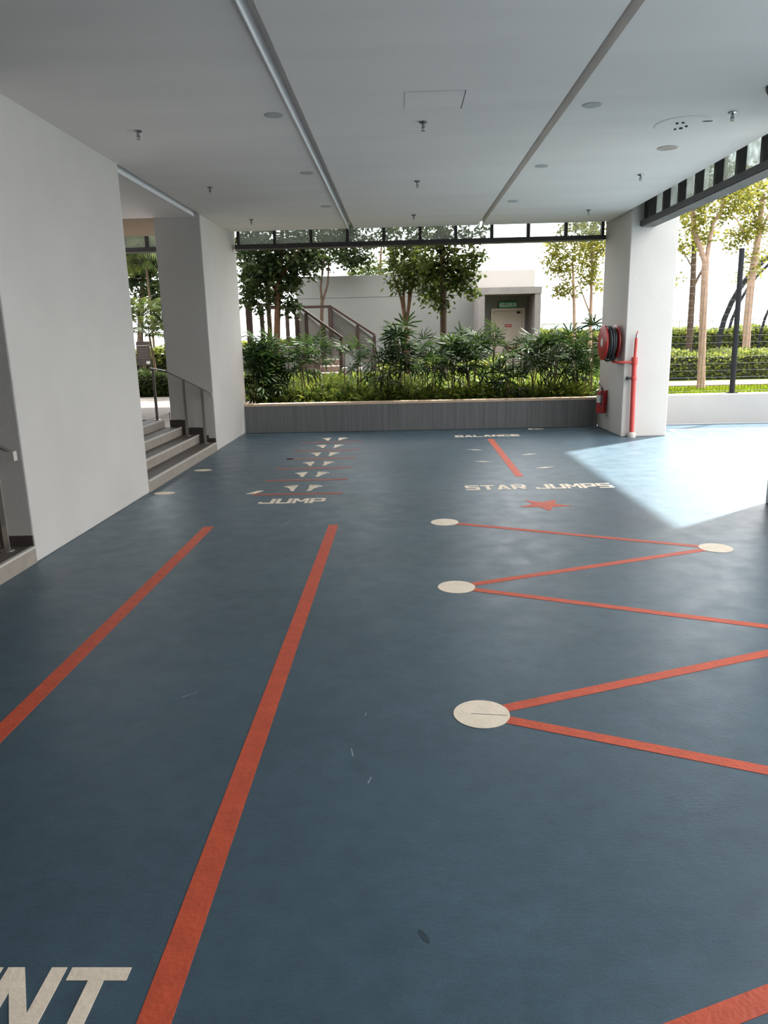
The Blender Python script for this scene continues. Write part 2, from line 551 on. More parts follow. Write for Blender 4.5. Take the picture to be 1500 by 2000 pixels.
def stair(y0, y1, label):
    st = empty('stair', (-3.1, (y0 + y1) / 2, 0), label, 'steps', 'tiled steps up to the walkway')
    for i in range(4):
        xb = RX[i + 1] - 0.03 if i < 3 else RX[i] - 0.3
        zb = 0 if i == 0 else RZ[i - 1]
        s = MB().box(RX[i], y0, zb, xb, y1, RZ[i] - 0.02).build('riser', M['riser'], st)
        MB().box(RX[i] - 0.001, y0, RZ[i] - 0.02, xb, y1, RZ[i]).build('tread', M['tread'], s)
        MB().box(RX[i] + 0.006, y0, RZ[i] - 0.016, RX[i] - 0.022, y1, RZ[i] + 0.002).build('nosing', M['nosing'], s)
    return st


stair(7.83, 10.88, 'four tiled steps between the two left pillars')
stair(-3.55, 5.27, 'tiled steps at the left edge in front of the nearest pillar')
walk = empty('floor_walkway', (-6, 8, 0.3), 'raised beige tiled walkway left of the pillars', kind='structure')
MB().box(-9.0, -3.6, -0.2, -3.84, 15.5, 0.463).build('walkway_base', M['concrete'], walk)
ty = -2.0
k = 0
while ty < 15.4:
    for j in range(5):
        x1 = -3.80 - j * 1.0 if j else -3.55 - 0.25
        x0 = -3.80 - (j + 1) * 1.0
        if ty >= 6:
            MB().box(x0 + 0.003, ty + 0.003, 0.463, x1 - 0.003, min(ty + 0.6, 15.5) - 0.003, 0.485).build('tile', M['walk'], walk)
    ty += 0.6

sk = empty('baseboard_left', (-3.1, 10.87, 0), 'dark stepped stone skirting on the far left pillar', kind='structure')
for i in range(4):
    xa = RX[i] - 0.005
    xb = RX[i + 1] - 0.05 if i < 3 else -3.46
    if i == 3:
        continue
    MB().box(xa - 0.11 if i == 0 else xa + 0.02, 10.862, RZ[i], max(xb, -3.46), 10.88, RZ[i] + 0.105).build('skirting_tile', M['skirt'], sk)
    MB().box(RX[i + 1] + 0.085, 10.861, RZ[i], max(RX[i + 1] - 0.01, -3.46), 10.879, RZ[i] + 0.22).build('skirting_tile', M['skirt'], sk)
MB().box(-2.80, 10.863, RZ[0], -2.90, 10.88, RZ[0] + 0.06).build('skirting_tile', M['skirt'], sk)
sk2 = empty('baseboard_front', (-3.1, 5.26, 0), 'dark stone skirting on the front of the nearest pillar', kind='structure')
MB().box(-2.795, 5.252, 0.13, -3.03, 5.27, 0.21).build('skirting_tile', M['skirt'], sk2)
MB().box(-2.99, 5.251, 0.13, -3.28, 5.269, 0.37).build('skirting_tile', M['skirt'], sk2)


def rail_bar(mb, a, b_, w=0.045, h=0.014):
    a, b_ = Vector(a), Vector(b_)
    d = (b_ - a).normalized()
    s = d.cross(Vector((0, 0, 1))).normalized() * (w / 2)
    u = s.cross(d).normalized() * (h / 2)
    vs = [p + s * i + u * j for p in (a, b_) for i, j in ((-1, -1), (1, -1), (1, 1), (-1, 1))]
    mb.add(vs, [(0, 1, 2, 3), (7, 6, 5, 4), (0, 4, 5, 1), (1, 5, 6, 2), (2, 6, 7, 3), (3, 7, 4, 0)])
    return mb


def handrail(y, label):
    h = empty('handrail', (-3.2, y, 0.1), label, 'handrail')
    m = MB()
    rail_bar(m, (-2.80, y, 0.86), (-3.44, y, 1.195))
    rail_bar(m, (-3.43, y, 1.195), (-3.66, y, 1.24))
    m.build('top_bar', M['steel'], h)
    MB().box(-2.775, y - 0.024, 0.80, -2.825, y + 0.024, 0.868).build('end_cap', M['nosing'], h)
    for x, zb, zt in ((-2.93, RZ[0], 0.92), (-3.19, RZ[1], 1.055), (-3.62, RZ[3], 1.225)):
        MB().box(x - 0.019, y - 0.008, zb, x + 0.019, y + 0.008, zt).build('post', M['steel'], h)
        MB().lathe([(0.05, 0), (0.05, 0.008), (0.03, 0.012)], (x, y, zb), seg=16).build('base_flange', M['steel'], h)
    return h


handrail(10.78, 'slim steel handrail against the far left pillar')
handrail(5.14, 'steel handrail at the left edge in front of the nearest pillar')

# ------------------------------------------------------------------ floor markings (painted on, parts of the floor)
PZ = 0.0016


def rot_rect(a, b_, w):
    a, b_ = Vector(a), Vector(b_)
    d = (b_ - a).normalized()
    s = Vector((-d.y, d.x)) * (w / 2)
    return [a - s, b_ - s, b_ + s, a + s]


def mark(name, polys, m, label=None, z=PZ, parent=None):
    mb = MB()
    for i, p in enumerate(polys):
        mb.prism([tuple(q) for q in p], 0.0002, z + 0.00012 * i)
    return mb.build(name, m, parent or floor, label=label)


mark('lane_line', [rot_rect((-1.735, -3), (-1.735, 6.27), 0.088)], M['orange'], 'orange sprint lane line on the left')
mark('lane_line', [rot_rect((-0.626, -3), (-0.626, 6.266), 0.085)], M['orange'], 'orange sprint lane line on the right')

TX, TY = 0.26, 0.19
GL = {
    'J': [[(0.72, 0), (1, 0), (1, 1), (0.72, 1)], [(0, 0), (0.9, 0), (0.9, TY), (0, TY)], [(0, 0), (0.22, 0), (0.22, 0.34), (0, 0.34)]],
    'U': [[(0, 0.08), (0.08, 0), (TX, 0), (TX, 1), (0, 1)], [(1 - TX, 0), (0.92, 0), (1, 0.08), (1, 1), (1 - TX, 1)], [(TX, 0), (1 - TX, 0), (1 - TX, TY), (TX, TY)]],
    'M': [[(0, 0), (0.22, 0), (0.22, 1), (0, 1)], [(0.78, 0), (1, 0), (1, 1), (0.78, 1)], [(0, 1), (0.24, 1), (0.6, 0.32), (0.4, 0.32)], [(1, 1), (0.76, 1), (0.4, 0.32), (0.6, 0.32)]],
    'P': [[(0, 0), (TX, 0), (TX, 1), (0, 1)], [(TX, 1 - TY), (1 - TX, 1 - TY), (1 - TX, 1), (TX, 1)], [(TX, 0.3), (1 - TX, 0.3), (1 - TX, 0.3 + TY), (TX, 0.3 + TY)], [(1 - TX, 0.3), (0.9, 0.3), (1, 0.4), (1, 0.9), (0.9, 1), (1 - TX, 1)]],
    'S': [[(0, 0), (1, 0), (1, TY), (0, TY)], [(0, 0.405), (1, 0.405), (1, 0.405 + TY), (0, 0.405 + TY)], [(0, 1 - TY), (1, 1 - TY), (1, 1), (0, 1)], [(0, 0.5), (TX, 0.5), (TX, 0.9), (0, 0.9)], [(1 - TX, 0.1), (1, 0.1), (1, 0.5), (1 - TX, 0.5)]],
    'T': [[(0, 1 - TY), (1, 1 - TY), (1, 1), (0, 1)], [(0.5 - TX / 2, 0), (0.5 + TX / 2, 0), (0.5 + TX / 2, 1 - TY), (0.5 - TX / 2, 1 - TY)]],
    'A': [[(0, 0), (0.27, 0), (0.6, 1), (0.36, 1)], [(1, 0), (0.73, 0), (0.4, 1), (0.64, 1)], [(0.2, 0.18), (0.8, 0.18), (0.74, 0.36), (0.26, 0.36)]],
    'R': [[(0, 0), (TX, 0), (TX, 1), (0, 1)], [(TX, 1 - TY), (1 - TX, 1 - TY), (1 - TX, 1), (TX, 1)], [(TX, 0.32), (1 - TX, 0.32), (1 - TX, 0.32 + TY), (TX, 0.32 + TY)], [(1 - TX, 0.32), (0.9, 0.32), (1, 0.42), (1, 0.9), (0.9, 1), (1 - TX, 1)], [(0.42, 0.34), (0.72, 0.34), (1.0, 0), (0.7, 0)]],
    'B': [[(0, 0), (TX, 0), (TX, 1), (0, 1)], [(TX, 1 - TY), (0.8, 1 - TY), (0.8, 1), (TX, 1)], [(TX, 0.405), (0.8, 0.405), (0.8, 0.405 + TY), (TX, 0.405 + TY)], [(TX, 0), (0.8, 0), (0.8, TY), (TX, TY)], [(0.74, 0.54), (0.96, 0.58), (0.96, 0.94), (0.74, 1)], [(0.74, 0), (1, 0.06), (1, 0.42), (0.74, 0.5)]],
    'L': [[(0, 0), (TX, 0), (TX, 1), (0, 1)], [(TX, 0), (1, 0), (1, TY), (TX, TY)]],
    'N': [[(0, 0), (TX, 0), (TX, 1), (0, 1)], [(1 - TX, 0), (1, 0), (1, 1), (1 - TX, 1)], [(0, 1), (0.28, 1), (1, 0), (0.72, 0)]],
    'C': [[(0, 0), (TX, 0), (TX, 1), (0, 1)], [(TX, 0), (1, 0), (1, TY), (TX, TY)], [(TX, 1 - TY), (1, 1 - TY), (1, 1), (TX, 1)]],
    'E': [[(0, 0), (TX, 0), (TX, 1), (0, 1)], [(TX, 0), (1, 0), (1, TY), (TX, TY)], [(TX, 0.405), (0.94, 0.405), (0.94, 0.405 + TY), (TX, 0.405 + TY)], [(TX, 1 - TY), (1, 1 - TY), (1, 1), (TX, 1)]],
    'I': [[(0, 0), (1, 0), (1, 1), (0, 1)]],
    'K': [[(0, 0), (TX, 0), (TX, 1), (0, 1)], [(TX, 0.38), (TX, 0.62), (0.7, 1), (1, 1)], [(TX * 1.2, 0.5), (0.55, 0.6), (1, 0), (0.68, 0)]],
}


def word(text, x0, y0, x1, y1, label, m=None, gap=0.088):
    """letters laid on the floor between x0..x1, y0..y1"""
    ws = [(0.26 if c == 'I' else 0.45 if c == ' ' else 1.0) for c in text]
    unit = (x1 - x0) / (sum(ws) + gap * (len(text) - 1))
    root = None
    x = x0
    items = []
    for c, w in zip(text, ws):
        if c != ' ':
            items.append([[(x + px * unit * w, y0 + py * (y1 - y0)) for px, py in poly] for poly in GL[c]])
        x += unit * (w + gap)
    root = mark('painted_word', items[0], M['cream'], label)
    for polys in items[1:]:
        mark('letter', polys, M['cream'], parent=root)
    return root


word('SPRINT', -1.637, 1.375, -0.738, 1.587, 'cream painted word SPRINT, cut off by the frame')
word('JUMP', -1.472, 7.165, -0.802, 7.385, 'cream painted word JUMP')
word('STAR JUMPS', 0.660, 7.655, 2.225, 7.900, 'cream painted words STAR JUMPS')
word('BALANCE', 0.845, 11.85, 1.890, 12.06, 'cream painted word BALANCE')

# jump ladder
for i, y in enumerate((7.612, 8.395, 9.185, 9.955, 10.70, 11.565)):
    mark('jump_line', [rot_rect((-1.61, y), (-0.655, y), 0.085)], M['orange2'])


def ell(cx, cy, rx, ry, n=14, rot=0.0):
    c, s = math.cos(rot), math.sin(rot)
    return [(cx + rx * math.cos(t) * c - ry * math.sin(t) * s, cy + rx * math.cos(t) * s + ry * math.sin(t) * c) for t in [2 * math.pi * k / n for k in range(n)]]


def footprint(cx, cy, side):
    a = -side * 0.16
    c, s = math.cos(a), math.sin(a)

    def T(x, y):
        return (cx + (x * c - y * s) * 1.2, cy + (x * s + y * c) * 1.2)
    sole = [(-0.018, -0.125), (0.0, -0.137), (0.018, -0.125), (0.022, -0.08), (0.020, -0.03), (0.044, 0.03), (0.050, 0.07), (0.0, 0.085), (-0.046, 0.066), (-0.040, 0.02), (-0.022, -0.04)]
    sole = [T(x * side, y) for x, y in sole]
    ps = [sole]
    for tx, ty, r in ((-0.040, 0.105, 0.022), (-0.008, 0.118, 0.014), (0.017, 0.112, 0.013), (0.040, 0.100, 0.013), (0.062, 0.080, 0.013)):
        q = T(tx * side, ty)
        ps.append(ell(q[0], q[1], r * 1.2, r * 1.5, 10))
    return ps


for y in (7.93, 8.76, 9.535, 10.335, 11.115, 11.92):
    mark('footprint', footprint(-1.235, y, -1), M['cream'])
    mark('footprint', footprint(-1.012, y, 1), M['cream'])
# worn half discs beside the ladder
for cx, cy in ((-2.61, 7.78), (-2.56, 9.19)):
    mark('worn_patch', [ell(cx, cy, 0.115, 0.075, 16)], M['cream'], 'worn cream oval near the steps')
mark('worn_patch', [[(-1.70, 7.66), (-1.60, 7.66), (-1.53, 7.82), (-1.60, 7.82)]], M['cream'])
mark('worn_patch', [[(-1.63, 9.92), (-1.52, 9.92), (-1.50, 9.99), (-1.60, 9.99)]], M['cream'])
# balance beam line and marks
mark('balance_line', [rot_rect((1.336, 8.365), (1.372, 11.565), 0.092)], M['orange'], 'orange balance line')
for x0, x1, y, s in ((0.90, 1.135, 10.47, -1), (0.905, 1.137, 9.455, -1), (1.604, 1.825, 9.99, 1), (1.602, 1.854, 8.94, 1)):
    xm = (x0 + x1) / 2
    p = [(x0, y - 0.045 * s), (xm, y - 0.032), (x1, y + 0.035 * s), (xm, y + 0.026)]
    mark('balance_mark', [p], M['cream'])
mark('worn_patch', [[(2.16, 12.66), (2.24, 12.66), (2.24, 12.78), (2.16, 12.78)], [(2.27, 12.66), (2.42, 12.66), (2.42, 12.74), (2.27, 12.74)]], M['cream'])
# star
sp = []
for k in range(10):
    r = 0.262 if k % 2 == 0 else 0.112
    an = -math.pi / 2 + k * math.pi / 5
    sp.append((1.345 + r * math.cos(an), 6.91 + r * math.sin(an)))
cen = (1.345, 6.91)
mark('star', [[sp[k - 1], sp[k], sp[(k + 1) % 10], cen] for k in range(0, 10, 2)], M['orange'], 'orange five-pointed star')
# zig-zag agility course
LC = [(0.353, 6.29), (0.332, 4.567), (0.32, 2.905), (0.315, 1.285)]
RC = [(2.337, 5.37), (2.33, 3.69), (2.33, 2.04)]
order = [LC[0], RC[0], LC[1], RC[1], LC[2], RC[2], LC[3]]
for a, b_ in zip(order[:-1], order[1:]):
    va, vb = Vector(a), Vector(b_)
    d = (vb - va).normalized()
    off = Vector((0, 0.006 if (vb.y > va.y) == (vb.x > va.x) else -0.006))
    q0, q1 = va + d * 0.118 , vb - d * 0.118
    if a[0] < 1:
        q0 = q0 + off
    else:
        q1 = q1 + off
    mark('zigzag_line', [rot_rect(q0, q1, 0.062)], M['orange'])
for c in LC + RC:
    mark('zigzag_dot', [ell(c[0], c[1], 0.1215, 0.1215, 36)], M['cream'], z=0.0022)
# scuffs, a rubber mark and a hairline crack
mark('rubber_mark', [ell(0.034, 1.690, 0.027, 0.009, 14, -1.05)], M['rubber'], z=0.0006)
for (ax, ay), (bx, by) in (((-0.229, 2.639), (-0.217, 2.579)), ((-0.151, 2.402), (-0.141, 2.441)), ((-0.182, 2.925), (-0.186, 2.90)), ((-1.045, 3.085), (-0.986, 3.134)), ((-1.101, 6.207), (-1.028, 6.48))):
    mark('scuff', [rot_rect((ax, ay), (bx, by), 0.005)], M['scuff'], z=0.0005)
mark('hairline_crack', [rot_rect((0.275, 2.907), (0.428, 2.887), 0.0035)], M['rubber'], z=0.0026)
# court lines in the open area
mark('court_line', [rot_rect((4.41, -3), (4.41, 12.25), 0.05)], M['white'])
mark('court_line', [rot_rect((4.39, 12.24), (15.5, 12.10), 0.07)], M['white'])


# ------------------------------------------------------------------ ceiling fittings
def sprinkler(x, y, label):
    r = empty('sprinkler', (x, y, CZ), label, 'sprinkler', 'chrome sprinklers in the soffit')
    MB().lathe([(0.034, 0.0), (0.036, -0.006), (0.022, -0.014), (0.012, -0.016)][::-1], (x, y, CZ), seg=16).build('escutcheon', M['chrome'], r, smooth=True)
    MB().lathe([(0.009, -0.05), (0.013, -0.046), (0.012, -0.028), (0.010, -0.012)], (x, y, CZ), seg=10).build('body', M['chrome'], r, smooth=True)
    m = MB()
    for s in (-1, 1):
        m.tube([(x + s * 0.009, y, CZ - 0.03), (x + s * 0.014, y, CZ - 0.05), (x + s * 0.003, y, CZ - 0.066)], 0.003, 6)
    m.build('frame_arm', M['chrome'], r)
    MB().lathe([(0.017, -0.070), (0.017, -0.067)], (x, y, CZ), seg=14).build('deflector', M['chrome'], r)


rows = ('nearest row', 'middle row', 'row next to the far glazing')
for cx, cname in ((-2.18, 'left'), (0.21, 'centre'), (2.745, 'right')):
    for k, y in enumerate((6.68, 9.06, 11.45)):
        sprinkler(cx, y, 'small chrome sprinkler in the %s ceiling panel, %s' % (cname, rows[k]))
for cx, cname in ((-0.98, 'left of the left groove'), (1.52, 'right of the right groove')):
    for k, y in enumerate((6.36, 8.47, 10.54)):
        r = MB().lathe([(0.070, -0.006), (0.076, 0.0)], (cx, y, CZ), seg=28)
        o = r.build('ceiling_cover', M['disc'], label='round off-white ceiling cover plate %s, %s' % (cname, ('nearest', 'middle one', 'farthest')[k]), cat='cover plate', group='round ceiling cover plates')
MB().lathe([(0.095, -0.006), (0.10, 0.0)], (2.62, 7.84, CZ), seg=28).build('ceiling_cover', M['disc_brown'], label='brown-stained round ceiling plate near the court side', cat='cover plate')
bp = empty('patched_ceiling_plate', (2.46, 6.98, CZ), 'large round patched ceiling plate with small open holes', 'cover plate')
MB().lathe([(0.235, -0.007), (0.25, 0.0)], (2.46, 6.98, CZ), seg=40).build('plate', M['ceil'], bp)
for hx, hy, hr in ((2.385, 6.93, 0.012), (2.43, 6.915, 0.012), (2.50, 7.03, 0.012), (2.475, 7.09, 0.016), (2.435, 7.12, 0.011)):
    MB().lathe([(hr, -0.016), (hr, -0.006)], (hx, hy, CZ), seg=10).build('hole_plug', M['hole'], bp)
MB().prism(ell(2.63, 6.90, 0.045, 0.014, 12), CZ - 0.009, CZ - 0.003).build('slot', M['hole'], bp)
ap = empty('access_panel', (0.27, 6.12, CZ), 'flush square ceiling access panel with a thin dark gap', 'access panel')
MB().box(0.055, 5.905, CZ - 0.004, 0.49, 6.335, CZ).build('panel', M['ceil'], ap)
MB().box(0.494, 5.90, CZ - 0.0015, 0.500, 6.345, CZ).build('gap', M['hole'], ap)
MB().box(0.25, 6.339, CZ - 0.0015, 0.500, 6.345, CZ).build('gap', M['hole'], ap)
MB().box(0.08, 5.897, CZ - 0.001, 0.49, 5.901, CZ).build('gap', M['disc'], ap)
cl = empty('ceiling_camera', (2.80, 6.03, CZ), 'dark ringed dome fitting on the ceiling at the right edge', 'camera')
MB().lathe([(0.055, -0.055), (0.075, -0.05), (0.085, -0.03), (0.09, 0.0)], (2.80, 6.03, CZ), seg=28).build('ring', M['black'], cl, smooth=True)
MB().lathe([(0.004, -0.085), (0.03, -0.078), (0.048, -0.06), (0.053, -0.05)], (2.80, 6.03, CZ), seg=24).build('dome', M['disc'], cl, smooth=True)

# ------------------------------------------------------------------ fire equipment on the right pillar
hr = empty('hose_reel', (3.4, 11.87, 1.18), 'red fire hose reel with black hose on the pillar', 'hose reel')
hc = (3.4, 11.87, 1.44)


def xl(prof, name, m, smooth=True, par=hr, seg=36):
    return MB().lathe(prof, hc, 'x', seg).build(name, m, par, smooth=smooth)


fr = xl([(0.255, -0.260), (0.268, -0.252), (0.268, -0.240), (0.255, -0.232)], 'front_disc', M['red'])
MB().lathe([(0.065, -0.269), (0.065, -0.260)], hc, 'x', 24).build('label_plate', M['label'], fr)
MB().lathe([(0.261, -0.264), (0.271, -0.258), (0.261, -0.252), (0.243, -0.256)], hc, 'x', 36).build('rim', M['red'], fr, smooth=True)
m = MB()
for k in range(11):
    an = math.radians(212 + k * 11.5)
    q = Vector(hc) + Vector((-0.2625, math.cos(an) * 0.20, math.sin(an) * 0.20))
    m.box(q.x - 0.001, q.y - 0.011, q.z - 0.014, q.x + 0.001, q.y + 0.011, q.z + 0.014)
m.build('lettering', M['brass'], fr)
xl([(0.255, -0.072), (0.268, -0.064), (0.268, -0.052), (0.255, -0.045)], 'back_disc', M['red'])
xl([(0.13, -0.24), (0.13, -0.06)], 'drum', M['red'])
xl([(0.05, -0.07), (0.05, 0.0)], 'wall_bracket', M['red'])
pts = []
for layer, rr, turns, xa, xb in ((0, 0.185, 5, -0.222, -0.085), (1, 0.222, 4, -0.090, -0.215), (2, 0.248, 2, -0.20, -0.125)):
    for k in range(0, turns * 28 + 1):
        an = 2 * math.pi * k / 28
        xx = xa + (k / (turns * 28)) * (xb - xa)
        pts.append(Vector(hc) + Vector((xx, rr * math.cos(an), rr * math.sin(an))))
MB().tube(pts, 0.0155, 7).build('hose', M['hose'], hr, smooth=True)
MB().tube([Vector(hc) + Vector((-0.22, 0.03, -0.25)), Vector(hc) + Vector((-0.18, -0.02, -0.285)), Vector(hc) + Vector((-0.15, -0.10, -0.27)), Vector(hc) + Vector((-0.12, -0.13, -0.22))], 0.016, 8).build('nozzle', M['hose'], hr, smooth=True)
MB().tube([Vector(hc) + Vector((-0.10, -0.10, -0.16)), Vector(hc) + Vector((-0.10, -0.13, -0.22)), Vector(hc) + Vector((-0.10, -0.13, -0.29))], 0.015, 8).build('inlet_hose', M['hose'], hr, smooth=True)

rp = empty('riser_pipe', (3.53, 11.46, 0), 'red water riser pipe on the pillar front', 'pipe')
py_ = 11.465
MB().tube([(3.545, py_, 0.06), (3.53, py_, 1.16)], 0.036, 16).build('lower_pipe', M['redpipe'], rp, smooth=True)
MB().tube([(3.53, py_, 1.12), (3.541, py_, 1.50)], 0.022, 14).build('upper_pipe', M['redpipe'], rp, smooth=True)
MB().tube([(3.541, py_, 1.47), (3.542, py_, 1.555)], 0.015, 10).build('valve', M['chrome'], rp, smooth=True)
MB().tube([(3.542, py_, 1.55), (3.557, py_, 1.60)], 0.009, 8).build('valve_lever', M['redpipe'], rp)
MB().lathe([(0.044, 1.10), (0.046, 1.11), (0.046, 1.21), (0.044, 1.22)], (3.53, py_, 0), seg=16).build('tee_collar', M['redpipe'], rp, smooth=True)
MB().tube([(3.53, py_, 1.145), (3.34, py_, 1.145), (3.30, py_ + 0.02, 1.145), (3.30, 11.82, 1.145)], 0.019, 10).build('branch_pipe', M['redpipe'], rp, smooth=True)
MB().tube([(3.30, 11.82, 1.135), (3.30, 11.82, 1.26)], 0.018, 10).build('elbow', M['hose'], rp, smooth=True)
MB().box(3.44, py_ - 0.012, 0.885, 3.53, py_ + 0.012, 0.915).build('clamp_arm', M['black'], rp)
MB().box(3.44, py_ - 0.014, 0.875, 3.465, 11.54, 0.925).build('wall_bracket', M['black'], rp)
MB().lathe([(0.041, 0.875), (0.043, 0.88), (0.043, 0.925), (0.041, 0.93)], (3.534, py_, 0), seg=16).build('clamp_ring', M['redpipe'], rp, smooth=True)
MB().lathe([(0.062, 0.0), (0.062, 0.05), (0.05, 0.075), (0.04, 0.08)], (3.546, py_, 0), seg=18).build('base_sleeve', M['nosing'], rp, smooth=True)

fe = empty('fire_extinguisher', (3.31, 12.42, 0.29), 'red fire extinguisher hung low on the shaded pillar face', 'extinguisher')
ex, ey = 3.315, 12.42
MB().lathe([(0.070, 0.285), (0.080, 0.295), (0.080, 0.585), (0.072, 0.625), (0.045, 0.655), (0.024, 0.665)], (ex, ey, 0), seg=28).build('cylinder', M['red'], fe, smooth=True)
MB().lathe([(0.02, 0.66), (0.022, 0.69), (0.018, 0.705)], (ex, ey, 0), seg=14).build('valve', M['chrome'], fe, smooth=True)
MB().tube([(ex, ey, 0.70), (ex - 0.02, ey - 0.05, 0.715), (ex - 0.03, ey + 0.02, 0.75), (ex - 0.03, ey + 0.09, 0.775)], 0.011, 8).build('handle', M['hose'], fe, smooth=True)
MB().tube([(ex, ey - 0.02, 0.69), (ex - 0.02, ey - 0.09, 0.66), (ex - 0.03, ey - 0.10, 0.55), (ex - 0.03, ey - 0.095, 0.42)], 0.010, 8).build('hose', M['hose'], fe, smooth=True)
lv, lf = [], []
for k in range(9):
    an = math.radians(150 + k * 14)
    for z in (0.46, 0.585):
        lv.append((ex + 0.0815 * math.cos(an), ey + 0.0815 * math.sin(an), z))
for k in range(8):
    lf.append((2 * k, 2 * k + 2, 2 * k + 3, 2 * k + 1))
MB().add(lv, lf).build('printed_label', M['label'], fe, smooth=True)
MB().box(3.385, ey - 0.03, 0.42, 3.40, ey + 0.03, 0.66).build('wall_bracket', M['red'], fe)

# ------------------------------------------------------------------ garden ground
MB().box(-14, 13.12, 0.0, 4.1, 27.5, GZ).build('garden_bed', M['soil'], label='dark planted garden bed beyond the planter wall', kind='structure')
MB().box(4.1, 13.3, 0.0, 24, 27.5, GZ).build('garden_lawn', M['lawn'], label='sunlit green lawn behind the mesh fence', kind='structure')
MB().box(4.3, 16.0, GZ, 24, 17.4, GZ + 0.025).build('garden_path', M['path'], label='pale pink path crossing the lawn', kind='structure')


def leaf_mesh(name, pos, nrm_bias, L, Wd, mat_, parent, kind='stuff', label=None, cat=None, droop=0.3, up=0.0):
    """pos: Nx3; each leaf is a folded diamond of two triangles"""
    N = len(pos)
    d = RNG.normal(size=(N, 3))
    d[:, 2] = d[:, 2] * 0.5 - droop + up
    d /= np.linalg.norm(d, axis=1)[:, None]
    r = RNG.normal(size=(N, 3)) + np.array(nrm_bias)
    s = np.cross(d, r)
    s /= np.linalg.norm(s, axis=1)[:, None] + 1e-9
    l = (L * RNG.uniform(0.6, 1.25, N))[:, None]
    w = (Wd * RNG.uniform(0.7, 1.2, N))[:, None]
    nn = np.cross(s, d)
    a = pos
    b_ = pos + d * l * 0.45 + s * w * 0.5 + nn * w * 0.12
    c = pos + d * l
    e = pos + d * l * 0.45 - s * w * 0.5 + nn * w * 0.12
    V = np.stack([a, b_, c, e], 1).reshape(-1, 3)
    off = np.array(world_origin(parent)) if parent is not None else np.zeros(3)
    V = V - off
    base = np.arange(N) * 4
    me = bpy.data.meshes.new(name)
    me.vertices.add(N * 4)
    me.vertices.foreach_set('co', V.ravel())
    F = np.stack([base, base + 1, base + 2, base, base + 2, base + 3], 1).reshape(-1)
    me.loops.add(N * 6)
    me.loops.foreach_set('vertex_index', F.astype(np.int32))
    me.polygons.add(N * 2)
    me.polygons.foreach_set('loop_start', (np.arange(N * 2) * 3).astype(np.int32))
    me.update(calc_edges=True)
    me.validate()
    me.materials.append(mat_)
    o = bpy.data.objects.new(name, me)
    COL.objects.link(o)
    if parent is not None:
        o.parent = parent
    return tag(o, label, cat, kind=kind)


def blob_points(blobs, Y, depth, n_per_area):
    """blobs: (px, py, rx, ry) seen at distance Y; filled as ellipsoids"""
    out = []
    sc = Y / FPX * 1.03
    for (x, y, rx, ry) in blobs:
        c = photo_point(x, y, Y)
        R3 = np.array([rx * sc, min(depth, max(rx, ry) * sc), ry * sc])
        n = int(n_per_area * R3[0] * R3[2])
        # clumps: twig centres, then leaves round them
        nc = max(3, n // 26)
        cc = RNG.normal(size=(nc, 3))
        cc /= np.linalg.norm(cc, axis=1)[:, None]
        cc *= (RNG.uniform(0.15, 1, nc) ** 0.45)[:, None]
        cc = cc * R3 + np.array(c)
        idx = RNG.integers(0, nc, n)
        out.append(cc[idx] + RNG.normal(size=(n, 3)) * np.array([0.09, 0.09, 0.07]) * (Y / 16))
    return np.concatenate(out)


def tree(label, Y, trunk_paths, blobs, bark, leafm, dens, L=0.13, Wd=0.055, depth=1.1, group='trees of the roof garden'):
    """trunk_paths: lists of (px, py, radius_m[, dy]); first path starts at the ground"""
    first = trunk_paths[0][0]
    b = photo_point(first[0], first[1], Y)
    root = empty('tree', (b.x, b.y, GZ), label, 'tree', group)
    for i, path in enumerate(trunk_paths):
        pts, rad = [], []
        if i == 0:
            pts.append((b.x, b.y, GZ - 0.02))
            rad.append(path[0][2] * 1.25)
        for q in path:
            dy = q[3] if len(q) > 3 else 0.0
            pts.append(photo_point(q[0], q[1], Y + dy))
            rad.append(q[2])
        # drop duplicates / wrong-way first point
        if i == 0 and pts[1].z <= GZ + 0.02:
            pts.pop(1)
            rad.pop(1)
        MB().tube(pts, rad, 9).build('trunk' if i == 0 else 'branch', bark, root, smooth=True)
    P = blob_points(blobs, Y, depth, dens)
    leaf_mesh('foliage', P, (0, 0, 1.2), L, Wd, leafm, root)
    return root


tree('dark-leaved tree with a reddish trunk right of the far left pillar', 17.0,
     [[(540, 740, 0.085), (541, 640, 0.075), (543, 570, 0.07), (548, 520, 0.055), (552, 430, 0.04)],
      [(543, 575, 0.05), (525, 540, 0.04, 0.2), (505, 500, 0.025, 0.4)], [(545, 545, 0.045), (570, 510, 0.035, -0.3), (595, 470, 0.02, -0.4)]],
     [(515, 525, 38, 40), (560, 500, 48, 36), (540, 560, 38, 24), (488, 520, 22, 60), (600, 505, 34, 30), (545, 455, 75, 35), (505, 600, 14, 14), (562, 605, 20, 17), (478, 560, 12, 40), (580, 545, 18, 20), (545, 385, 95, 50)],
     M['bark_r'], M['leaf_dark'], 3000, L=0.16, Wd=0.08)
tree('slim dark twin-stemmed tree left of the reddish trunk', 17.8,
     [[(528, 720, 0.07), (527, 640, 0.06), (523, 590, 0.05), (518, 520, 0.03)], [(524, 600, 0.03), (545, 560, 0.02)]],
     [(515, 560, 30, 22), (500, 500, 40, 30)], M['bark_d'], M['leaf_dark'], 2800, L=0.14, Wd=0.06)
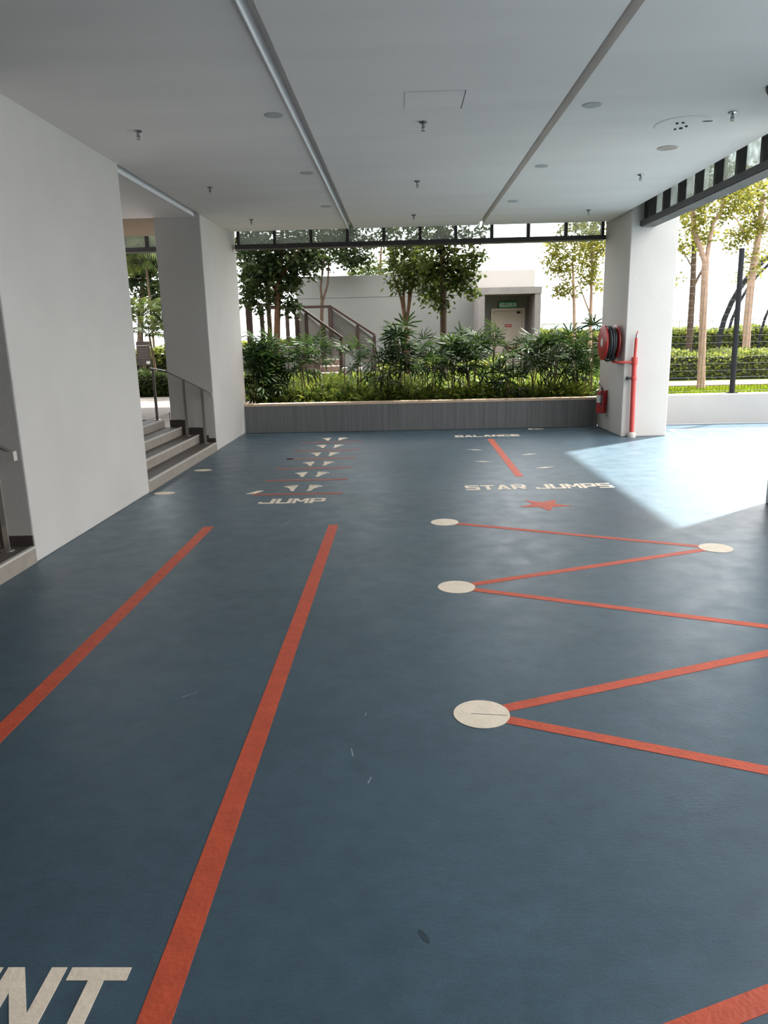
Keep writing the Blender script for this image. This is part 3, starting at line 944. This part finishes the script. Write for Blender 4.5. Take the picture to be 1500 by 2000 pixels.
tree('thin forked tree standing against the grey garden building', 21.3,
     [[(628, 700, 0.06), (628, 640, 0.055), (629, 590, 0.05)], [(629, 592, 0.04), (626, 560, 0.035), (634, 500, 0.025), (640, 450, 0.015)], [(629, 592, 0.035), (640, 555, 0.03), (643, 500, 0.02), (655, 450, 0.012)]],
     [(645, 485, 60, 28), (700, 510, 28, 22), (655, 450, 75, 25), (690, 480, 40, 30), (610, 510, 25, 25), (660, 395, 95, 45)], M['bark_d'], M['leaf_dark'], 2000, L=0.17, Wd=0.075)
tree('yellowish tree top showing above the garden building roof', 27.2,
     [[(740, 700, 0.07), (740, 560, 0.06), (745, 480, 0.03)]],
     [(735, 527, 45, 14), (700, 530, 30, 10), (770, 515, 30, 22)], M['bark_r'], M['leaf_mid'], 1300, L=0.2, Wd=0.09)
tree('multi-stemmed tree behind the bushiest palm', 17.0,
     [[(795, 700, 0.07), (794, 640, 0.06), (790, 615, 0.05)], [(790, 620, 0.035), (784, 585, 0.03), (772, 550, 0.02), (762, 500, 0.015)], [(791, 620, 0.035), (788, 580, 0.03), (790, 545, 0.02), (788, 470, 0.015)],
      [(794, 630, 0.035), (801, 585, 0.03), (806, 545, 0.022), (815, 480, 0.015)], [(795, 625, 0.03), (798, 590, 0.025), (800, 540, 0.018), (805, 470, 0.012)]],
     [(800, 512, 52, 32), (785, 545, 24, 18), (835, 560, 24, 34), (785, 465, 65, 30), (820, 530, 35, 30), (845, 580, 12, 14), (790, 395, 90, 50)], M['bark_r'], M['leaf_mid'], 3000, L=0.14, Wd=0.06)
tree('straight dark-trunked tree in front of the building wall', 15.5,
     [[(866, 745, 0.075), (866, 680, 0.07), (866, 600, 0.066), (864, 520, 0.06), (862, 430, 0.05)], [(865, 515, 0.025), (880, 492, 0.02, -0.2), (905, 485, 0.01, -0.4)], [(866, 530, 0.022), (885, 505, 0.016, 0.2), (910, 500, 0.01, 0.3)]],
     [(905, 505, 34, 32), (880, 540, 34, 28), (920, 562, 16, 16), (848, 555, 24, 30), (890, 462, 55, 26), (862, 600, 12, 14), (845, 500, 30, 30), (900, 540, 25, 25), (880, 390, 80, 50)], M['bark_d'], M['leaf_mid'], 3200, L=0.14, Wd=0.07)
tree('airy pale-leaved tree left of the hose reel pillar', 18.0,
     [[(1122, 690, 0.045), (1122, 640, 0.04), (1121, 580, 0.035), (1118, 500, 0.02)], [(1122, 590, 0.02), (1105, 550, 0.012), (1090, 530, 0.008)]],
     [(1110, 512, 36, 24), (1092, 560, 16, 18), (1098, 488, 28, 22), (1128, 465, 50, 24), (1112, 575, 22, 12), (1080, 510, 14, 20)], M['bark_p'], M['leaf_pale'], 3200, L=0.12, Wd=0.05)
tree('slim pale tree close against the hose reel pillar', 18.6,
     [[(1152, 700, 0.05), (1153, 640, 0.045), (1155, 570, 0.035), (1157, 480, 0.02)], [(1152, 612, 0.022), (1140, 580, 0.018), (1130, 550, 0.01)]],
     [(1152, 495, 26, 34), (1163, 555, 14, 28), (1150, 530, 22, 20), (1168, 470, 20, 30), (1150, 410, 50, 35)], M['bark_p'], M['leaf_pale'], 3400, L=0.12, Wd=0.05)
tree('pale forked tree on the lawn right of the hose reel pillar', 15.4,
     [[(1369, 752, 0.082), (1371, 690, 0.074), (1374, 600, 0.07), (1378, 510, 0.072)], [(1378, 515, 0.055), (1366, 480, 0.05), (1356, 450, 0.048), (1353, 400, 0.04), (1345, 330, 0.03)],
      [(1379, 515, 0.045), (1385, 475, 0.042), (1393, 435, 0.04), (1408, 415, 0.04), (1414, 385, 0.035), (1420, 300, 0.03)]],
     [(1390, 400, 36, 26), (1355, 425, 30, 24), (1440, 385, 34, 26), (1375, 455, 20, 14), (1400, 350, 70, 26), (1425, 420, 18, 14)], M['bark_p'], M['leaf_pale'], 3400, L=0.11, Wd=0.05)
tree('brown-trunked tree just right of the hose reel pillar', 20.0,
     [[(1344, 700, 0.085), (1348, 640, 0.08), (1353, 560, 0.075), (1356, 480, 0.06), (1352, 420, 0.04)], [(1354, 560, 0.04), (1370, 530, 0.03), (1385, 500, 0.02)], [(1351, 520, 0.02), (1342, 505, 0.016), (1335, 495, 0.01)]],
     [(1338, 492, 18, 16), (1335, 440, 20, 34), (1352, 400, 30, 26), (1326, 545, 8, 8), (1375, 470, 20, 16)], M['bark_d'], M['leaf_pale'], 2800, L=0.13, Wd=0.06)
tree('tall brown tree beside the dark fence post', 21.0,
     [[(1456, 700, 0.11), (1460, 620, 0.10), (1468, 540, 0.10), (1480, 470, 0.08), (1490, 380, 0.06)], [(1476, 500, 0.05), (1486, 455, 0.04), (1500, 420, 0.03)], [(1462, 478, 0.03), (1440, 430, 0.022), (1425, 415, 0.015)], [(1478, 440, 0.03), (1470, 410, 0.02), (1464, 385, 0.012)]],
     [(1435, 462, 36, 14), (1478, 500, 22, 16), (1485, 420, 26, 40), (1455, 385, 40, 22), (1470, 440, 20, 16), (1420, 478, 18, 10), (1490, 370, 50, 40), (1470, 535, 18, 10)], M['bark_p'], M['leaf_pale'], 2300, L=0.14, Wd=0.06)
tree('dense dark tree behind the palms beyond the walkway', 21.5,
     [[(272, 720, 0.09), (275, 620, 0.08), (280, 520, 0.06)], [(277, 600, 0.04), (295, 540, 0.03), (305, 500, 0.02)]],
     [(270, 520, 40, 26), (300, 505, 34, 30), (250, 500, 40, 40), (300, 575, 24, 20), (275, 475, 60, 20), (262, 560, 22, 14), (312, 540, 12, 40), (300, 620, 22, 16), (250, 600, 16, 20)], M['bark_d'], M['leaf_dark'], 3600, L=0.2, Wd=0.07)


# ------------------------------------------------------------------ feather palms beyond the walkway
def feather_frond_mesh():
    mb = MB()
    L = 1.25
    pts = []
    for k in range(9):
        t = k / 8
        pts.append(Vector((L * t * (1 - 0.18 * t), 0, 0.55 * L * t - 0.72 * L * t * t)))
    mb.tube(pts, [0.014 * (1 - 0.8 * k / 8) for k in range(9)], 4)
    for k in range(22):
        t = 0.16 + 0.84 * k / 21
        c = Vector((L * t * (1 - 0.18 * t), 0, 0.55 * L * t - 0.72 * L * t * t))
        ll = 0.42 * math.sin(math.pi * (0.15 + 0.75 * t)) + 0.06
        for s in (-1, 1):
            tip = c + Vector((ll * 0.55, s * ll * 0.72, -ll * 0.5))
            mid = c + Vector((ll * 0.32, s * ll * 0.42, -ll * 0.08))
            w = Vector((0.016, -s * 0.010, 0))
            mb.add([c, mid - w, tip, mid + w], [(0, 1, 2, 3)])
    me = bpy.data.meshes.new('feather_frond')
    me.from_pydata([tuple(v) for v in mb.v], [], mb.f)
    me.materials.append(M['leaf_palm'])
    return me


ff = feather_frond_mesh()


def feather_palm(px, Y, htop, label, n=9, sc=1.0, lean=0.0):
    b = photo_point(px, 700, Y)
    root = empty('feather_palm', (b.x, b.y, GZ), label, 'palm', 'feather palms beyond the walkway')
    MB().tube([(b.x, b.y, GZ - 0.02), (b.x + lean * 0.5, b.y, GZ + (htop - GZ) * 0.5), (b.x + lean, b.y, htop)], [0.035, 0.03, 0.025], 9).build('stem', M['cane'], root, smooth=True)
    for k in range(n):
        an = 2 * math.pi * k / n + random.uniform(-0.25, 0.25)
        tilt = random.uniform(-0.75, 0.1)
        instance(ff, 'frond', root, (lean, 0, htop - GZ - 0.02), (0, tilt, an), sc * random.uniform(0.85, 1.1))
    return root


feather_palm(281, 17.2, 2.15, 'feather palm with a bright arching frond behind the brown sign', 13, 0.85)
feather_palm(262, 18.2, 3.6, 'tall feather palm left of the brown sign', 18, 1.2)
feather_palm(306, 17.0, 1.75, 'low dark feather palm right of the brown sign', 9, 0.7, -0.12)
feather_palm(303, 18.8, 3.4, 'tall feather palm half hidden by the far left pillar', 16, 1.1)

# brown information sign
sg = empty('information_sign', (-5.74, 16.4, 0.48), 'dark brown information sign on two legs behind the walkway hedge', 'sign')
MB().box(-5.90, 16.6, 1.10, -5.60, 16.64, 1.63).build('panel', M['sign'], sg, bevel=0.004)
for x in (-5.86, -5.64):
    MB().box(x - 0.03, 16.62, GZ, x + 0.03, 16.66, 1.15).build('leg', M['sign'], sg)
MB().box(-5.89, 16.596, 1.535, -5.61, 16.60, 1.545).build('heading_rule', M['label'], sg)
for k in range(5):
    MB().box(-5.87, 16.597, 1.47 - k * 0.05, -5.64, 16.60, 1.474 - k * 0.05).build('text_line', M['steel'], sg)
MB().box(-5.70, 16.596, 1.14, -5.62, 16.60, 1.20).build('sticker', M['label'], sg)


# ------------------------------------------------------------------ hedges and ground cover
def hedge(x0, y0, x1, y1, z0, z1, n, lm, label, L=0.075, Wd=0.035, group='clipped garden hedges'):
    root = empty('hedge', ((x0 + x1) / 2, (y0 + y1) / 2, z0), label, 'hedge', group)
    MB().box(x0 + 0.08, y0 + 0.1, z0, x1 - 0.08, y1 - 0.1, z1 - 0.10).build('filler_core', M['core'], root)  # added dark box fills the hedge so nothing shows through
    P = RNG.uniform(size=(n, 3))
    side = RNG.uniform(size=n)
    top = side < 0.45
    frt = (side >= 0.45) & (side < 0.88)
    P[top, 2] = 1 - np.abs(RNG.normal(0, 0.10, top.sum()))
    P[frt, 1] = np.abs(RNG.normal(0, 0.06, frt.sum()))
    P = P * np.array([x1 - x0, y1 - y0, z1 - z0]) + np.array([x0, y0, z0])
    P[:, 2] += 0.05 * np.sin(P[:, 0] * 3.1) + 0.03 * np.sin(P[:, 0] * 7.7 + 1)
    leaf_mesh('foliage', P, (0, -0.5, 0.6), L, Wd, lm, root, droop=0.0, up=0.25)
    return root


hedge(5.2, 18.0, 16, 20.2, GZ, 1.06, 15000, M['leaf_hedge'], 'nearer clipped hedge behind the pink path', 0.10, 0.05)
hedge(6.0, 23.0, 18, 24.4, GZ, 1.62, 13000, M['leaf_hedge'], 'taller hedge along the far edge behind the curved arches', 0.14, 0.07)
hedge(3.9, 23.4, 6.0, 24.8, GZ, 1.66, 4000, M['leaf_hedge'], 'tall hedge right of the garden door', 0.13, 0.06)
hedge(-0.6, 18.2, 2.5, 19.6, GZ, 0.98, 4500, M['leaf_hedge'], 'low hedge in front of the building wall', 0.10, 0.05)
hedge(-5.0, 17.2, -2.2, 18.4, GZ, 0.80, 4000, M['leaf_hedge_d'], 'low dark hedge below the garden stair', 0.11, 0.05)
hedge(-5.6, 22.6, -3.2, 23.6, GZ, 1.55, 3000, M['leaf_hedge'], 'far hedge left of the grey building', 0.13, 0.06)
hedge(-8.8, 15.5, -4.3, 16.3, 0.40, 0.93, 7500, M['leaf_hedge_d'], 'dark low hedge at the end of the walkway', 0.10, 0.045)
hedge(-9.5, 17.6, -4.2, 18.6, GZ, 1.42, 6500, M['leaf_hedge'], 'yellow-green hedge behind the brown sign', 0.12, 0.06)


def cover(x0, x1, y0, y1, n, lm, label, h, L):
    root = empty('ground_cover', ((x0 + x1) / 2, (y0 + y1) / 2, GZ), label, 'ground cover', None, 'stuff')
    P = RNG.uniform(size=(n, 3)) * np.array([x1 - x0, y1 - y0, h]) + np.array([x0, y0, GZ - 0.02])
    lump = 0.5 + 0.5 * np.sin(P[:, 0] * 4.3 + np.sin(P[:, 1] * 5.0) * 1.5) * np.sin(P[:, 1] * 4.1 + 0.7)
    P[:, 2] = GZ + (P[:, 2] - GZ) * (0.45 + 0.75 * lump)
    leaf_mesh('foliage', P, (0, 0, 1.0), L, L * 0.26, lm, root, droop=-0.15, up=0.3)
    return root


cover(XL + 0.25, XR + 0.9, 13.3, 14.6, 9000, M['leaf_cover'], 'bright green strappy ground cover behind the planter wall', 0.26, 0.20)
cover(-3.4, 4.6, 14.6, 17.4, 12000, M['leaf_cover'], 'sunlit yellow-green ground cover deeper in the bed', 0.36, 0.20)


# ------------------------------------------------------------------ lady palms on the planter
def fan_mesh(seed):
    rr = random.Random(seed)
    mb = MB()
    n = 8
    for k in range(n):
        a = math.radians(-95 + 190 * k / (n - 1) + rr.uniform(-6, 6))
        L = rr.uniform(0.25, 0.34) * (1.0 - 0.15 * abs(k - 3.5) / 3.5)
        w = rr.uniform(0.013, 0.019)
        d = Vector((math.cos(a), math.sin(a), 0))
        s = Vector((-d.y, d.x, 0))
        dr = rr.uniform(0.10, 0.28)
        p0 = Vector((0.14, 0, 0.03)) + d * 0.01
        p1 = p0 + d * L * 0.42 + Vector((0, 0, 0.02))
        p2 = p0 + d * L * 0.8 - Vector((0, 0, dr * L * 0.6))
        p3 = p0 + d * L * 0.98 - Vector((0, 0, dr * L * 1.2))
        mb.add([p0 - s * w * 0.3, p0 + s * w * 0.3, p1 + s * w, p1 - s * w, p2 + s * w * 0.8, p2 - s * w * 0.8, p3], [(0, 1, 2, 3), (3, 2, 4, 5), (5, 4, 6)])
    mb.add([(0, -0.004, 0), (0, 0.004, 0), (0.15, 0.004, 0.032), (0.15, -0.004, 0.032)], [(0, 1, 2, 3)])
    me = bpy.data.meshes.new('fan_leaf')
    me.from_pydata([tuple(v) for v in mb.v], [], mb.f)
    me.materials.append(M['leaf_rhapis'])
    return me


FANS = [fan_mesh(s) for s in range(4)]
ZC = photo_point


def lady_palm(px, ytop, Y, spread, canes, dens, label, low=0.45):
    top = photo_point(px, ytop, Y)
    root = empty('lady_palm', (top.x, Y, GZ), label, 'palm', 'lady palms along the planter wall')
    H = top.z - GZ
    for c in range(canes):
        bx = random.uniform(-1, 1) * spread * 0.55
        by = random.uniform(-1, 1) * spread * 0.4
        h = H * (1.0 if c == 0 else random.uniform(0.62, 0.97)) - 0.12
        tx = bx + random.uniform(-0.10, 0.10) if c else 0.0
        tyy = by + random.uniform(-0.08, 0.08)
        pts = [(top.x + bx, Y + by, GZ - 0.02), (top.x + bx * 0.6 + tx * 0.4 + random.uniform(-.02, .02), Y + by, GZ + h * 0.5), (top.x + tx, Y + tyy, GZ + h)]
        MB().tube(pts, [0.011, 0.010, 0.008], 6).build('cane', M['cane'], root)
        nf = max(4, int(dens * 0.72 * h))
        for k in range(nf):
            t = low + (1 - low) * (k + 0.5) / nf
            if t > 0.5:
                q = (t - 0.5) * 2
                p = Vector(pts[1]).lerp(Vector(pts[2]), q)
            else:
                p = Vector(pts[0]).lerp(Vector(pts[1]), t * 2)
            an = k * 2.4 + random.uniform(-0.5, 0.5)
            tilt = 0.25 - 1.35 * (t - low) / (1 - low) + random.uniform(-0.35, 0.35)
            instance(random.choice(FANS), 'fan_leaf', root, p - Vector((top.x, Y, GZ)), (random.uniform(-0.6, 0.6), tilt, an), random.uniform(0.8, 1.15))
    return root


LP = [  # px, top py, distance, spread, canes, density, low, label
    (497, 648, 13.55, 0.22, 7, 19, 0.0, 'dense dark lady palm touching the far left pillar'),
    (528, 653, 13.75, 0.22, 6, 18, 0.05, 'dense lady palm in front of the reddish trunk'),
    (565, 664, 14.0, 0.22, 3, 9, 0.5, 'lady palm below the left end of the garden stair'),
    (592, 655, 13.8, 0.20, 3, 9, 0.5, 'lady palm under the top of the stair handrail'),
    (614, 655, 14.1, 0.14, 2, 9, 0.6, 'lady palm left of the timber stair treads'),
    (672, 668, 13.7, 0.08, 1, 8, 0.7, 'thin lady palm at the foot of the near stair handrail'),
    (703, 666, 13.9, 0.22, 3, 9, 0.4, 'lady palm right of the stair treads'),
    (733, 652, 13.6, 0.18, 3, 9, 0.35, 'upright lady palm at the foot of the far stair handrail'),
    (762, 690, 13.5, 0.16, 2, 9, 0.3, 'short lady palm left of the bushiest palm'),
    (790, 628, 13.55, 0.30, 5, 13, 0.5, 'bushiest lady palm below the multi-stemmed tree'),
    (829, 650, 13.9, 0.20, 3, 10, 0.45, 'lady palm left of the straight dark trunk'),
    (852, 680, 13.5, 0.14, 2, 9, 0.4, 'short lady palm just left of the straight dark trunk'),
    (880, 652, 13.7, 0.20, 4, 10, 0.45, 'lady palm just right of the straight dark trunk'),
    (905, 645, 13.9, 0.20, 3, 10, 0.45, 'lady palm before the bare building wall'),
    (930, 642, 13.6, 0.20, 4, 10, 0.4, 'lady palm in front of the left door post'),
    (968, 640, 13.7, 0.10, 2, 7, 0.62, 'tall thin lady palm before the hinge side of the door'),
    (988, 668, 13.5, 0.16, 2, 8, 0.5, 'lady palm before the middle of the door'),
    (985, 708, 13.4, 0.22, 4, 13, 0.15, 'low bushy dark lady palm below the door'),
    (1020, 660, 13.9, 0.10, 2, 7, 0.55, 'thin lady palm before the handle side of the door'),
    (1042, 652, 13.6, 0.20, 3, 10, 0.4, 'lady palm in front of the right door post'),
    (1066, 645, 13.8, 0.20, 3, 10, 0.45, 'lady palm just right of the doorway'),
    (1092, 645, 13.6, 0.20, 3, 10, 0.4, 'lady palm left of the slim pale tree stem'),
    (1116, 642, 13.8, 0.20, 3, 10, 0.45, 'lady palm in front of the airy pale tree'),
    (1138, 650, 13.6, 0.16, 3, 10, 0.4, 'lady palm second from the hose reel pillar'),
    (1158, 622, 13.35, 0.07, 1, 6, 0.8, 'single tall lady palm cane beside the hose reel'),
    (1150, 705, 13.5, 0.14, 2, 9, 0.3, 'short lady palm at the foot of the tall single cane'),
]
for a in LP:
    lady_palm(a[0], a[1] + 8, a[2], a[3], a[4], a[5], a[7], min(0.8, a[6] + 0.08))

# ------------------------------------------------------------------ garden building with exit door
bd = empty('garden_building', (0.4, 22.3, GZ), 'low grey rendered building with a projecting concrete door surround', 'building')
MB().box(-3.06, 22.3, GZ, 2.12, 26.5, 2.735).build('lower_wall', M['bld'], bd)
MB().box(-3.06, 22.3, 2.75, 2.12, 26.5, 3.36).build('upper_wall', M['bld'], bd)
MB().box(-3.04, 22.32, 2.735, 2.10, 26.5, 2.75).build('wall_joint', M['concrete'], bd)
MB().box(2.12, 22.3, GZ, 3.88, 26.5, 3.40).build('stair_core_wall', M['bld_l'], bd, label='lighter block behind the door surround')
MB().box(2.11, 20.8, GZ, 2.28, 22.3, 2.66).build('surround_post', M['concrete'], bd)
MB().box(3.64, 20.8, GZ, 3.80, 22.3, 2.66).build('surround_post', M['concrete'], bd)
MB().box(2.11, 20.78, 2.66, 3.82, 22.3, 2.84).build('surround_lintel', M['concrete'], bd)
MB().box(2.28, 22.1, GZ, 3.64, 22.3, 2.66).build('recess_wall', M['bld'], bd)
dr = empty('door_1', (3.08, 22.05, GZ), 'cream fire exit door in the garden building', kind='structure')
MB().box(2.60, 22.04, GZ, 2.67, 22.10, 2.33).build('door_frame', M['door'], dr)
MB().box(3.50, 22.04, GZ, 3.57, 22.10, 2.33).build('door_frame', M['door'], dr)
MB().box(2.67, 22.04, 2.26, 3.50, 22.10, 2.33).build('door_frame', M['door'], dr)
lf_ = MB().box(2.675, 22.06, GZ + 0.01, 3.495, 22.095, 2.255).build('door_leaf', M['door'], dr)
MB().box(2.70, 22.0, 2.19, 2.95, 22.06, 2.24).build('door_closer', M['nosing'], lf_)
MB().box(3.34, 22.02, 2.18, 3.44, 22.06, 2.23).build('latch_box', M['darkpost'], lf_)
rl = MB().box(3.00, 22.05, 1.80, 3.20, 22.06, 1.88).build('warning_label', M['red'], lf_)
for z in (1.835, 1.848):
    MB().box(3.02, 22.048, z - 0.003, 3.18, 22.05, z + 0.003).build('warning_text', M['label'], rl)
MB().box(3.06, 22.0, 1.20, 3.47, 22.03, 1.235).build('push_bar', M['redpipe'], lf_)
for x in (3.08, 3.34, 3.44):
    MB().box(x - 0.025, 21.99, 1.16, x + 0.025, 22.06, 1.30).build('push_bar_bracket', M['redpipe'], lf_)
es = empty('exit_sign', (3.08, 22.06, 2.34), 'green exit sign reading KELUAR above the cream door', 'sign')
MB().box(2.82, 22.03, 2.345, 3.335, 22.10, 2.505).build('sign_box', M['green'], es, bevel=0.005)
ltr = []
x = 2.845
for ch in 'KELUAR':
    mb = MB()
    for poly in GL[ch]:
        vs = [(x + px * 0.052, 22.03, 2.372 + pz * 0.105) for px, pz in poly]
        vs2 = [(v[0], 22.025, v[2]) for v in vs]
        nv = len(vs)
        mb.add(vs2 + vs, [tuple(range(nv)), tuple(range(2 * nv - 1, nv - 1, -1))] + [(i, i + nv, (i + 1) % nv + nv, (i + 1) % nv) for i in range(nv)])
    mb.build('letter', M['label'], es)
    x += 0.063
mb = MB()
mb.box(3.245, 22.024, 2.37, 3.257, 22.03, 2.48).box(3.305, 22.024, 2.37, 3.317, 22.03, 2.48).box(3.245, 22.024, 2.47, 3.317, 22.03, 2.482)
mb.box(3.268, 22.024, 2.435, 3.292, 22.03, 2.456).box(3.272, 22.024, 2.40, 3.286, 22.03, 2.434).box(3.262, 22.024, 2.37, 3.272, 22.03, 2.405).box(3.284, 22.024, 2.375, 3.298, 22.03, 2.40)
mb.build('running_figure', M['label'], es)

# ------------------------------------------------------------------ garden stair with timber railings
gs = empty('garden_stair', (-2.2, 19.8, GZ), 'dark timber garden stair with glass panels and sloping handrails', 'stair')
LZ = 1.42
MB().box(-4.6, 19.0, GZ, -2.62, 20.6, LZ).build('platform', M['concrete'], gs)


def beam(mb, a, b_, w, h):
    return rail_bar(mb, a, b_, w, h)


def flight_rail(y, x0, z0, x1, z1, px):
    rail_bar(MB(), (x0, y, z0), (x1, y, z1), 0.09, 0.06).build('handrail', M['timber'], gs)
    rail_bar(MB(), (x0, y, z0 + 0.035), (x1, y, z1 + 0.035), 0.08, 0.012).build('handrail_cap', M['steel'], gs)
    sl = (z1 - z0) / (x1 - x0)
    pl = []
    for x in px:
        zt = z0 + sl * (x - x0) - 0.03
        MB().box(x - 0.04, y - 0.03, max(GZ, zt - 1.1), x + 0.04, y + 0.03, zt).build('post', M['timber'], gs)
        pl.append((x, zt))
    for (xa, za), (xb, zb) in zip(pl[:-1], pl[1:]):
        vs = []
        for yy in (y - 0.005, y + 0.005):
            vs += [(xa + 0.04, yy, za - 0.95), (xb - 0.04, yy, zb - 0.95), (xb - 0.04, yy, zb - 0.06), (xa + 0.04, yy, za - 0.06)]
        MB().add(vs, [(0, 1, 2, 3), (7, 6, 5, 4), (0, 4, 5, 1), (1, 5, 6, 2), (2, 6, 7, 3), (3, 7, 4, 0)]).build('glass_panel', M['glass_rail'], gs)


flight_rail(19.0, -2.62, 2.44, -1.49, 1.60, [-2.60, -2.38, -1.95, -1.52])
flight_rail(20.6, -1.93, 2.46, -0.72, 1.66, [-1.90, -1.19, -0.74])
for i in range(5):
    z = LZ - 0.17 * (i + 1)
    MB().box(-2.62 + 0.27 * i, 19.06, GZ, -2.35 + 0.27 * i, 20.54, z).build('step', M['deck'], gs)
# lower treads that face the planter
for i in range(4):
    z = 1.10 - 0.16 * i
    s = MB().box(-2.02, 18.9 - 0.22 * i, z - 0.16, -1.52, 19.1 - 0.22 * i + 0.1, z - 0.03).build('riser', M['deck'], gs)
    MB().box(-2.04, 18.86 - 0.22 * i, z - 0.03, -1.50, 19.1 - 0.22 * i, z).build('tread', M['nosing'], s)
MB().add([(-2.06, 18.9, 1.10), (-2.06, 18.9, 0.86), (-2.06, 18.1, 0.40), (-2.06, 18.1, 0.64), (-2.02, 18.9, 1.10), (-2.02, 18.9, 0.86), (-2.02, 18.1, 0.40), (-2.02, 18.1, 0.64)],
         [(0, 1, 2, 3), (7, 6, 5, 4), (0, 4, 5, 1), (1, 5, 6, 2), (2, 6, 7, 3), (3, 7, 4, 0)]).build('stringer', M['timber'], gs)
MB().box(-1.52, 18.2, GZ, -1.44, 18.28, 1.56).build('newel_post', M['timber'], gs)
# level rails of the platform
rail_bar(MB(), (-2.62, 19.0, 2.40), (-3.30, 19.0, 2.40), 0.09, 0.07).build('platform_rail', M['timber'], gs)
rail_bar(MB(), (-1.93, 20.6, 2.44), (-3.6, 20.6, 2.44), 0.09, 0.07).build('platform_rail', M['timber'], gs)
rail_bar(MB(), (-3.30, 19.0, 2.42), (-3.62, 18.4, 2.48), 0.09, 0.07).build('platform_rail', M['timber'], gs)
rail_bar(MB(), (-3.62, 18.4, 2.48), (-4.3, 18.2, 2.50), 0.09, 0.07).build('platform_rail', M['timber'], gs)
for x, y, w in ((-3.70, 18.42, 0.075), (-3.44, 18.7, 0.05), (-3.30, 18.95, 0.05), (-2.62, 19.0, 0.05), (-1.93, 20.6, 0.05), (-3.1, 20.6, 0.05)):
    MB().box(x - w, y - 0.04, GZ, x + w, y + 0.04, 2.40).build('platform_post', M['timber'], gs)

# small stone bench below the stair
bn = empty('stone_bench', (-1.15, 17.6, GZ), 'small stone bench right of the stair foot', 'bench')
MB().box(-1.40, 17.45, 0.86, -0.95, 17.8, 0.92).build('seat', M['nosing'], bn)
MB().box(-1.26, 17.55, GZ, -1.12, 17.7, 0.86).build('leg', M['nosing'], bn)
MB().box(-1.05, 17.55, GZ, -0.97, 17.7, 0.86).build('leg', M['nosing'], bn)

# ------------------------------------------------------------------ mesh fence, arches, far railing on the right
mf = empty('mesh_fence', (9, 13.2, 0.505), 'dark wire mesh fence with round post on the light grey wall', 'fence')
FT = 2.92
for x in (5.79, 8.3, 10.8, 13.3):
    MB().tube([(x + 0.005, 13.2, 0.505), (x - 0.03, 13.2, FT)], 0.044, 12).build('post', M['darkpost'], mf, smooth=True)
    MB().box(x - 0.08, 13.12, 0.505, x + 0.08, 13.28, 0.517).build('base_plate', M['darkpost'], mf)
wv = MB()
n = 0
x = 4.14
while x < 9.5:
    wv.box(x - 0.0016, 13.198, 0.52, x + 0.0016, 13.202, 2.30)
    x += 0.055
o = wv.build('vertical_wire', M['darkpost'], mf, kind='stuff')
z = 0.55
while z < 2.9:
    MB().box(4.12, 13.192, z - 0.0018, 15.0, 13.198, z + 0.0018).build('horizontal_wire', M['chrome'], mf)
    z += 0.118

ar = empty('arch_pergola', (9.6, 22.2, GZ), 'dark curved arch frame standing on the far lawn', 'pergola')
for dx, dyy, rr_ in ((0.0, 0.0, 0.06), (0.26, 0.5, 0.05), (0.75, 1.2, 0.045), (1.45, 0.6, 0.04)):
    pts = []
    for k in range(13):
        t = math.radians(180 - k * 8.5)
        pts.append((9.12 + dx + 3.0 + 3.0 * math.cos(t), 22.0 + dyy, 0.92 + 3.3 * math.sin(t)))
    pts = [(9.12 + dx, 22.0 + dyy, GZ)] + pts
    MB().tube(pts, rr_, 8).build('arch_rib', M['darkpost'], ar, smooth=True)
MB().box(9.0, 21.9, 0.86, 11.2, 22.1, 0.92).build('base_rail', M['darkpost'], ar)

pr = empty('perimeter_railing', (10, 27, GZ), 'pale blue glass balustrade along the far garden edge', 'railing')
xx = 5.0
while xx < 20:
    MB().box(xx - 0.03, 26.97, GZ, xx + 0.03, 27.03, 1.95).build('post', M['steel'], pr)
    MB().box(xx + 0.03, 26.99, GZ + 0.1, xx + 1.17, 27.01, 1.88).build('glass_panel', M['glass_blue'], pr)
    xx += 1.2
MB().box(5.0, 26.96, 1.88, 20.0, 27.04, 1.95).build('top_rail', M['steel'], pr)

# grass blades near the fence
gp = RNG.uniform(size=(9000, 3)) * np.array([9.0, 2.4, 0.0]) + np.array([4.3, 13.35, GZ])
leaf_mesh('grass', gp, (0, -0.3, 0.3), 0.07, 0.012, M['leaf_grass'], None, 'stuff', 'short bright grass behind the mesh fence', 'grass', droop=0.0, up=1.2)
